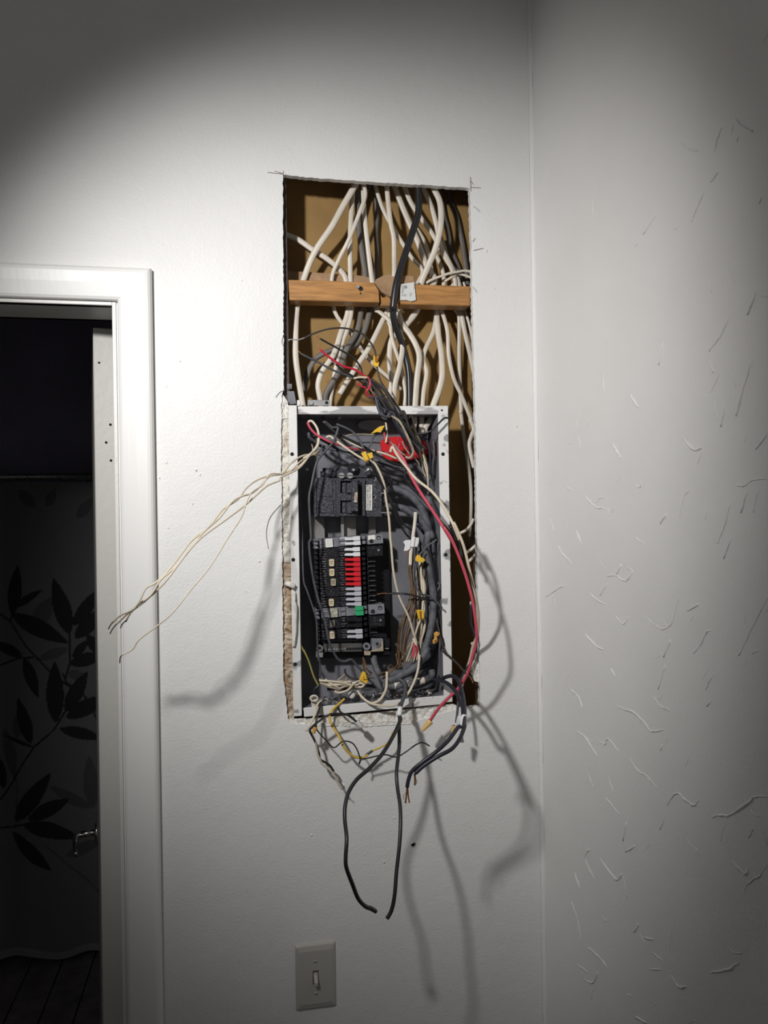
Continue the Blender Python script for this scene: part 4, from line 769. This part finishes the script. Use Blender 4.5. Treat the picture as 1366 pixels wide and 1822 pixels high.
for nm_, c, w_, n_ in kinds:
    for k in range(n_):
        t = k/max(1, n_-1)
        if c is COPB: xs_ = [850+15*t, 855+28*t, 865+30*t, 850+50*t, 800+80*t, 785+60*t, 780+50*t]; ys = [120+60*t, 300, 420, 520, 650, 760, 890]
        elif c is CREAM: xs_ = [915+18*t, 925+16*t, 925+35*t, 950-15*t, 915+40*t, 880+50*t, 835+80*t]; ys = [240+20*t, 330, 420, 560, 660, 760, 895]
        elif c is DKBRN: xs_ = [870+90*t, 880+70*t, 890+75*t, 905+30*t, 900+50*t, 890+50*t, 870+60*t]; ys = [130, 260, 420, 560, 680, 780, 890]
        else: xs_ = [900+30*t, 905+40*t, 880+60*t, 900+40*t, 910+20*t, 850+90*t, 800+130*t]; ys = [180, 300, 450, 600, 700, 800, 895]
        j = random.Random(k*7+n_)
        s = 'D:'+' '.join('%f,%f' % (x+j.uniform(-5, 5), y) for x, y in zip(xs_, ys))
        wire(('first','second','third','fourth','fifth','sixth','seventh')[k]+' '+(nm_ if 'wire' in nm_ else nm_+' wire')+' from the left in the bundle at the box right', s, w_, [-.03+.012*j.random(), -.02+.015*j.random(), -.015+.012*j.random(), -.03], c, group=nm_+' wires in the right bundle' if 'wire' not in nm_ else nm_+'s in the right bundle')
wire('red wire end in the right bundle with a dusty red sleeve', 'g:392,815 400,880 385,950|h:382,190 375,265', 4.6, [.004], PINKW, tips=[('h:378,255 370,320', 3.4, [.004], GREYC, 'bare_tip')])
wire('thin red wire beside the red sleeve in the bundle', 'g:440,850 438,940|h:432,170 430,240', 2.6, [.003], REDW)
for k, s in enumerate(('E:800,150 790,200 740,225 690,240 650,250', 'E:830,160 800,205 755,215 720,245 680,275', 'E:790,100 785,180 760,205 735,190 715,215', 'E:770,120 780,190 745,230 710,255 720,285')):
    wire('bare brown copper wire curling at the foot of the right bundle', s, 2.2, [-.02, -.01], COPB, group='copper curls at the foot of the right bundle')
# ================================================================== TANGLE AT THE BOTTOM
GC = 'cream wires heaped along the bottom of the box'
random.seed(5)
HW = ['i:235,500 340,540 480,535 620,530 720,560', 'i:250,545 360,585 480,590 600,575 730,580', 'i:240,520 400,530 540,545 650,570 740,600', 'i:260,560 400,620 520,640 640,610 720,590', 'i:280,515 420,560 560,560 660,540 720,535',
      'i:330,500 380,545 460,590 560,650', 'i:480,700 500,665 560,640 640,600 720,575', 'i:470,690 540,705 640,680 700,640 735,600', 'i:740,570 800,540 870,560 920,585 870,620 780,600', 'i:730,590 800,620 860,620 920,580', 'i:740,545 800,590 880,545', 'i:740,600 770,560 850,525 905,560']
for k, s in enumerate(HW): wire('cream wire heaped with others along the bottom of the box', s, 3.9 if k < 9 else 3.4, [.0+.003*(k % 4), .008+.002*(k % 3), .004], CREAM if k % 3 else CREAMD, group=GC)
wire('dark wire stub standing up in front of the paper label', 'i:632,340 630,390 660,440 740,490 830,500', 3.4, [.006], DKBRN)
wire('dirty cream wire arching in front of the paper label', 'i:520,510 580,470 630,430 660,470 640,520', 3.2, [.004], CREAMD)
wire('yellow green wire slanting into the lower left of the box', 'D:150,745 165,790 200,855|E:180,95 212,165 240,252 262,300 275,322', 3, [-.005, .01], OLIVE)
for k, s in enumerate(('i:905,170 925,260 950,330 1000,380 1040,400', 'i:910,165 915,270 930,340 960,420 1020,450', 'i:900,175 920,300 940,380 960,470 1070,480', 'i:908,170 935,250 965,350 1010,400 1030,430', 'i:900,180 905,280 925,390')):
    wire('bare copper strand fanning out above the yellow connector at the box bottom', s, 2.0, [-.02, .0, -.01], COPB, group='copper strands above the lower yellow connector')
wire('black cable lying behind the heaped wires', 'i:360,650 500,640 700,640 950,600 1100,610', 6, [-.02], BLACK)
wire('thin grey wire slanting over the rubble', 'i:1000,510 1080,590 1200,690', 2.4, [.004], GREYW)
sl_ = cable('open cream sheath end at the bottom left of the box', 'i:165,915 160,850 155,780 158,755', 10.5, [-.002], NM); m = MB(); q = [P(*px('i:%f,%f' % (158+56*math.cos(a), 790+42*math.sin(a)))[0], .008) for a in [k*math.pi/8 for k in range(17)]]; m.tube(q, .0018, None, 6); m.build('sheath_rim', NM, sl_, True)
wire('black wire entering behind the open sheath', 'i:230,600 180,640 150,700 170,770', 5, [-.01], BLACK)
# ================================================================== WIRES HANGING OUT BELOW
wire('cream wire hanging out at the bottom left, bent back to a point', 'i:275,820 225,860 190,940|j:190,260 180,340 130,440 75,560', 4, [.0, .03, .05], CREAM, taper=.8)
wire('cream wire trailing down the wall at the bottom left', 'j:20,595 60,588 110,630 150,690 180,780 205,900|E:272,770 300,825 345,860 375,895 400,945 425,985', 3.6, [.05, .04, .035, .03], CREAM, tips=[('E:420,978 445,1000 455,1012', 1.5, [.03], SILVER, 'bare_tip')])
wire('black wire alongside the cream ones at the bottom left', 'j:265,190 240,260 205,380 190,480 185,560', 4.2, [.005, .03, .045], DKBRN)
wire('black wire running down beside the trailing cream one', 'j:95,590 110,640 165,740 205,850 235,950|E:285,795 320,815 350,838 372,872', 4, [.05, .036, .03], BLACK)
wire('black wire arching from the lower left to a small white connector', 'j:90,590 150,520 240,450 330,380 430,345 560,340 660,360 730,400 800,462', 3.9, [.05, .055, .04], BLACK)
wire('second black wire running into the small white connector', 'j:530,230 540,290 600,340 680,360 740,400 790,455', 3.4, [.0, .03, .04], BLACK)
wire('yellow wire looping out under the box', 'j:620,115 560,170 480,240 420,310 395,380 410,480 470,580 545,700 600,830 680,930 780,1000|E:555,783 590,765', 4.2, [.0, .02, .04, .04], YELW)
wire('thin orange yellow wire rising to the hanging black pair', 'j:1040,905 1130,870 1270,790 1330,690 1345,640 1360,610', 3, [.038, .03], YELW, tips=[('j:930,990 975,950 1045,905', 4.6, [.039], BLACK, 'tape_joint')])
wire('thin black wire wandering across below the box', 'E:258,590 275,620 330,680 375,720 430,680 490,690 525,740 542,800 535,826 545,800 600,785 700,765 770,780 830,750 900,700 945,688 985,710', 2.4, [.04, .05, .05, .045], BLACK)
wire('long black cable hanging in a loop to the left with a frayed end', 'k:182,300 178,390|F:690,10 640,120 560,250 470,350 380,430 322,520 297,620 295,720 308,850 301,980 306,1060 350,1180 390,1280 440,1335 480,1352 515,1372', 6.8, [.075, .13, .155, .18, .2, .225, .255, .26, .24, .2], BLACK, 'power_cable', 'cable', n=10, tips=[('F:470,1346 500,1362', 7.6, [.2], BLACK, 'frayed_end'), ('F:500,1362 520,1374', 3, [.2], COPPER, 'bare_tip')])
bp_ = wire('long black cable hanging straight down to a cut end', 'k:188,300 180,420|F:683,60 683,200 665,370 670,480 690,620 693,750 685,900 665,1080 650,1260 628,1365 595,1425', 6.6, [.075, .108, .14, .167, .2, .22, .235, .25, .257], BLACK, 'power_cable', 'cable', n=10)
strand('tape_wrap', 'k:185,250 170,370', 8.6, [.076, .09], TAPE, bp_, n=10); flag('k:130,330 160,300 205,300 205,360 160,372 118,368', .083, TAPE, bp_, 'tape_flag')
n1 = wire('blue black cable arching out right through white tape, outer of two', 'h:790,600 860,560 960,535 1040,570 1090,660 1130,800 1150,920|k:1165,270 1165,400 1155,530|F:1150,50 1120,130 1060,210 960,265 860,330 800,385', 7.0, [.02, .09, .14, .185, .235, .255, .26, .257, .255], NAVY, 'power_cable', 'cable', n=10, tips=[('F:800,383 792,400', 4, [.255], NAVY, 'stripped_end'), ('F:794,395 797,430 795,470', 3.6, [.255], COPPER, 'copper_strands'), ('F:800,420 810,445 804,462', 1, [.256], COPPER, 'copper_strands')])
wire('blue black cable arching out right through white tape, inner of two', 'h:700,595 820,610 920,660 1000,740 1070,850 1110,980|k:1125,150 1140,380 1110,530|F:1105,55 1040,145 950,230 840,312 775,370 750,430 740,485', 6.8, [.01, .08, .13, .18, .23, .25, .255, .25, .25], NAVY, 'power_cable', 'cable', n=10, tips=[('F:740,480 735,540 728,598', 3, [.25], COPPER, 'copper_strands'), ('F:744,480 748,545 756,595', 2.4, [.25], COPPER, 'copper_strands'), ('F:735,520 715,545 718,575', .9, [.25], COPPER, 'copper_strands')])
strand('tape_wrap', 'k:1155,390 1150,460 1140,525', 12.5, [.2, .218], TAPE, n1, n=12)
flag('k:1110,330 1110,520 1080,530 1010,590 1060,380', .204, TAPE, n1, 'tape_flag'); flag('k:1140,690 1158,780 1095,780', .21, TAPE, n1, 'tape_flag', .0005)
# ================================================================== WIRE CONNECTORS
def nut(label, a, b, r0, r1, d0, d1, m_, cat='connector'):
    (xa, ya), (xb, yb) = px(a)[0], px(b)[0]; A, B = P(xa, ya, d0), P(xb, yb, d1); ax = B-A; sc_ = (CAM-A).length/FPX
    u = ax.normalized().orthogonal().normalized(); v = ax.normalized().cross(u); m = MB(); N_ = 18; prof = [(0, r0*.8), (.02, r0), (.16, r0), (.2, r0*.9), (.9, r1), (1.0, r1*.75)]
    for t, r in prof:
        for k in range(N_):
            rr = r*sc_*(1+(.10 if (k % 2 and .18 < t < .95) else 0)); a_ = 2*math.pi*k/N_; m.v.append(A+ax*t+(u*math.cos(a_)+v*math.sin(a_))*rr)
    for i in range(len(prof)-1):
        for k in range(N_): m.f.append((i*N_+k, i*N_+(k+1) % N_, (i+1)*N_+(k+1) % N_, (i+1)*N_+k))
    m.f.append(tuple(range(N_))); m.f.append(tuple(range((len(prof)-1)*N_, len(prof)*N_)))
    o = m.build('wire_connector', m_, None); tag(o, label, cat); m2 = MB(); m2.cyl(A-ax.normalized()*.0003, ax, r0*sc_*.62, .0006, 14); m2.build('opening', HOLE, o); return o
nut('tan yellow twist connector on the end of the red wire', 'k:650,450', 'k:515,600', 5.6, 3.0, .055, .055, NUTT)
nut('tan twist connector half hidden behind the white tape at the right', 'k:1005,520', 'k:985,690', 4.6, 2.6, .075, .076, NUTT)
nut('amber twist connector hanging among the wires at the bottom left', 'j:180,540', 'j:150,640', 4.2, 2.8, .05, .05, NUTO)
nut('small white twist connector on the two black wires below the box', 'j:800,460', 'j:890,545', 5.4, 4.2, .04, .042, mat('dusty_white_plastic', (.6, .59, .57), .5, col2=(.25, .25, .25), vscale=150, thr=(.55, .65)))
def clip(label, pts, d, t=.005, m_=None, fold=None, hole_=None):
    m = MB(); m.pprism(px(pts), d, t); o = m.build('wire_tag', m_ or NUTY, None, bevel=.0008); tag(o, label, 'tag')
    if fold: m = MB(); m.pprism(px(fold), d+.003, .003); m.build('fold', m_ or NUTY, o, bevel=.0005)
    if hole_: m = MB(); m.pprism(px(hole_), d+.0035 if fold else d+.0005, .001); m.build('opening', mat('dark_orange_inside', (.28, .10, .01), .6) if 'dark_orange_inside' not in MATS else MATS['dark_orange_inside'], o)
    return o
clip('yellow tag on the long arching wire above the box', 'B:632,325 640,345 652,335 662,345 655,365 664,380 658,400 645,408 628,395 625,370', .016, .006, None, 'B:640,385 655,378 662,390 655,404 640,405', 'B:636,345 650,340 658,352 650,372 638,375')
clip('yellow pointed tag just below the top flange', 'd:1060,448 1130,380 1200,330 1280,315 1240,385 1215,425 1160,415', .03, .004)
clip('pair of yellow tags over the main breaker', 'd:920,735 985,705 1035,825 1035,860 985,870', .028, .006, None, 'd:1010,745 1085,720 1100,805 1050,825', 'd:985,850 1030,830 1025,860 995,868')
clip('yellow tag on the stripped grey wire in the right bundle', 'f:455,490 500,500 495,560 470,605 420,580 430,520', .008, .006, None, 'f:500,520 560,555 565,580 520,605 480,590')
clip('yellow folded tag lower in the right bundle, with a brown inside', 'g:435,310 480,300 545,310 552,395 540,448 470,452', .008, .005, None, 'g:512,312 545,312 552,395 540,440 515,420', 'g:480,318 510,318 508,430 490,440')
clip('tan crumpled tag beside the thick conductors', 'g:705,655 745,630 790,655 780,700 745,720 760,780 740,805 690,820 685,770 710,740', .012, .005, NUTO, 'g:720,650 765,645 770,690 730,705', 'g:705,760 745,755 745,790 710,800')
clip('yellow pointed tag standing on the heaped wires at the box bottom', 'i:905,385 940,400 970,480 975,545 950,575 850,510 880,430', .018, .008, None, 'i:915,400 945,430 965,500 900,505 880,480', 'i:905,455 915,455 928,492 918,492')

for o in bpy.data.objects:
    if '_w' in o: del o['_w']
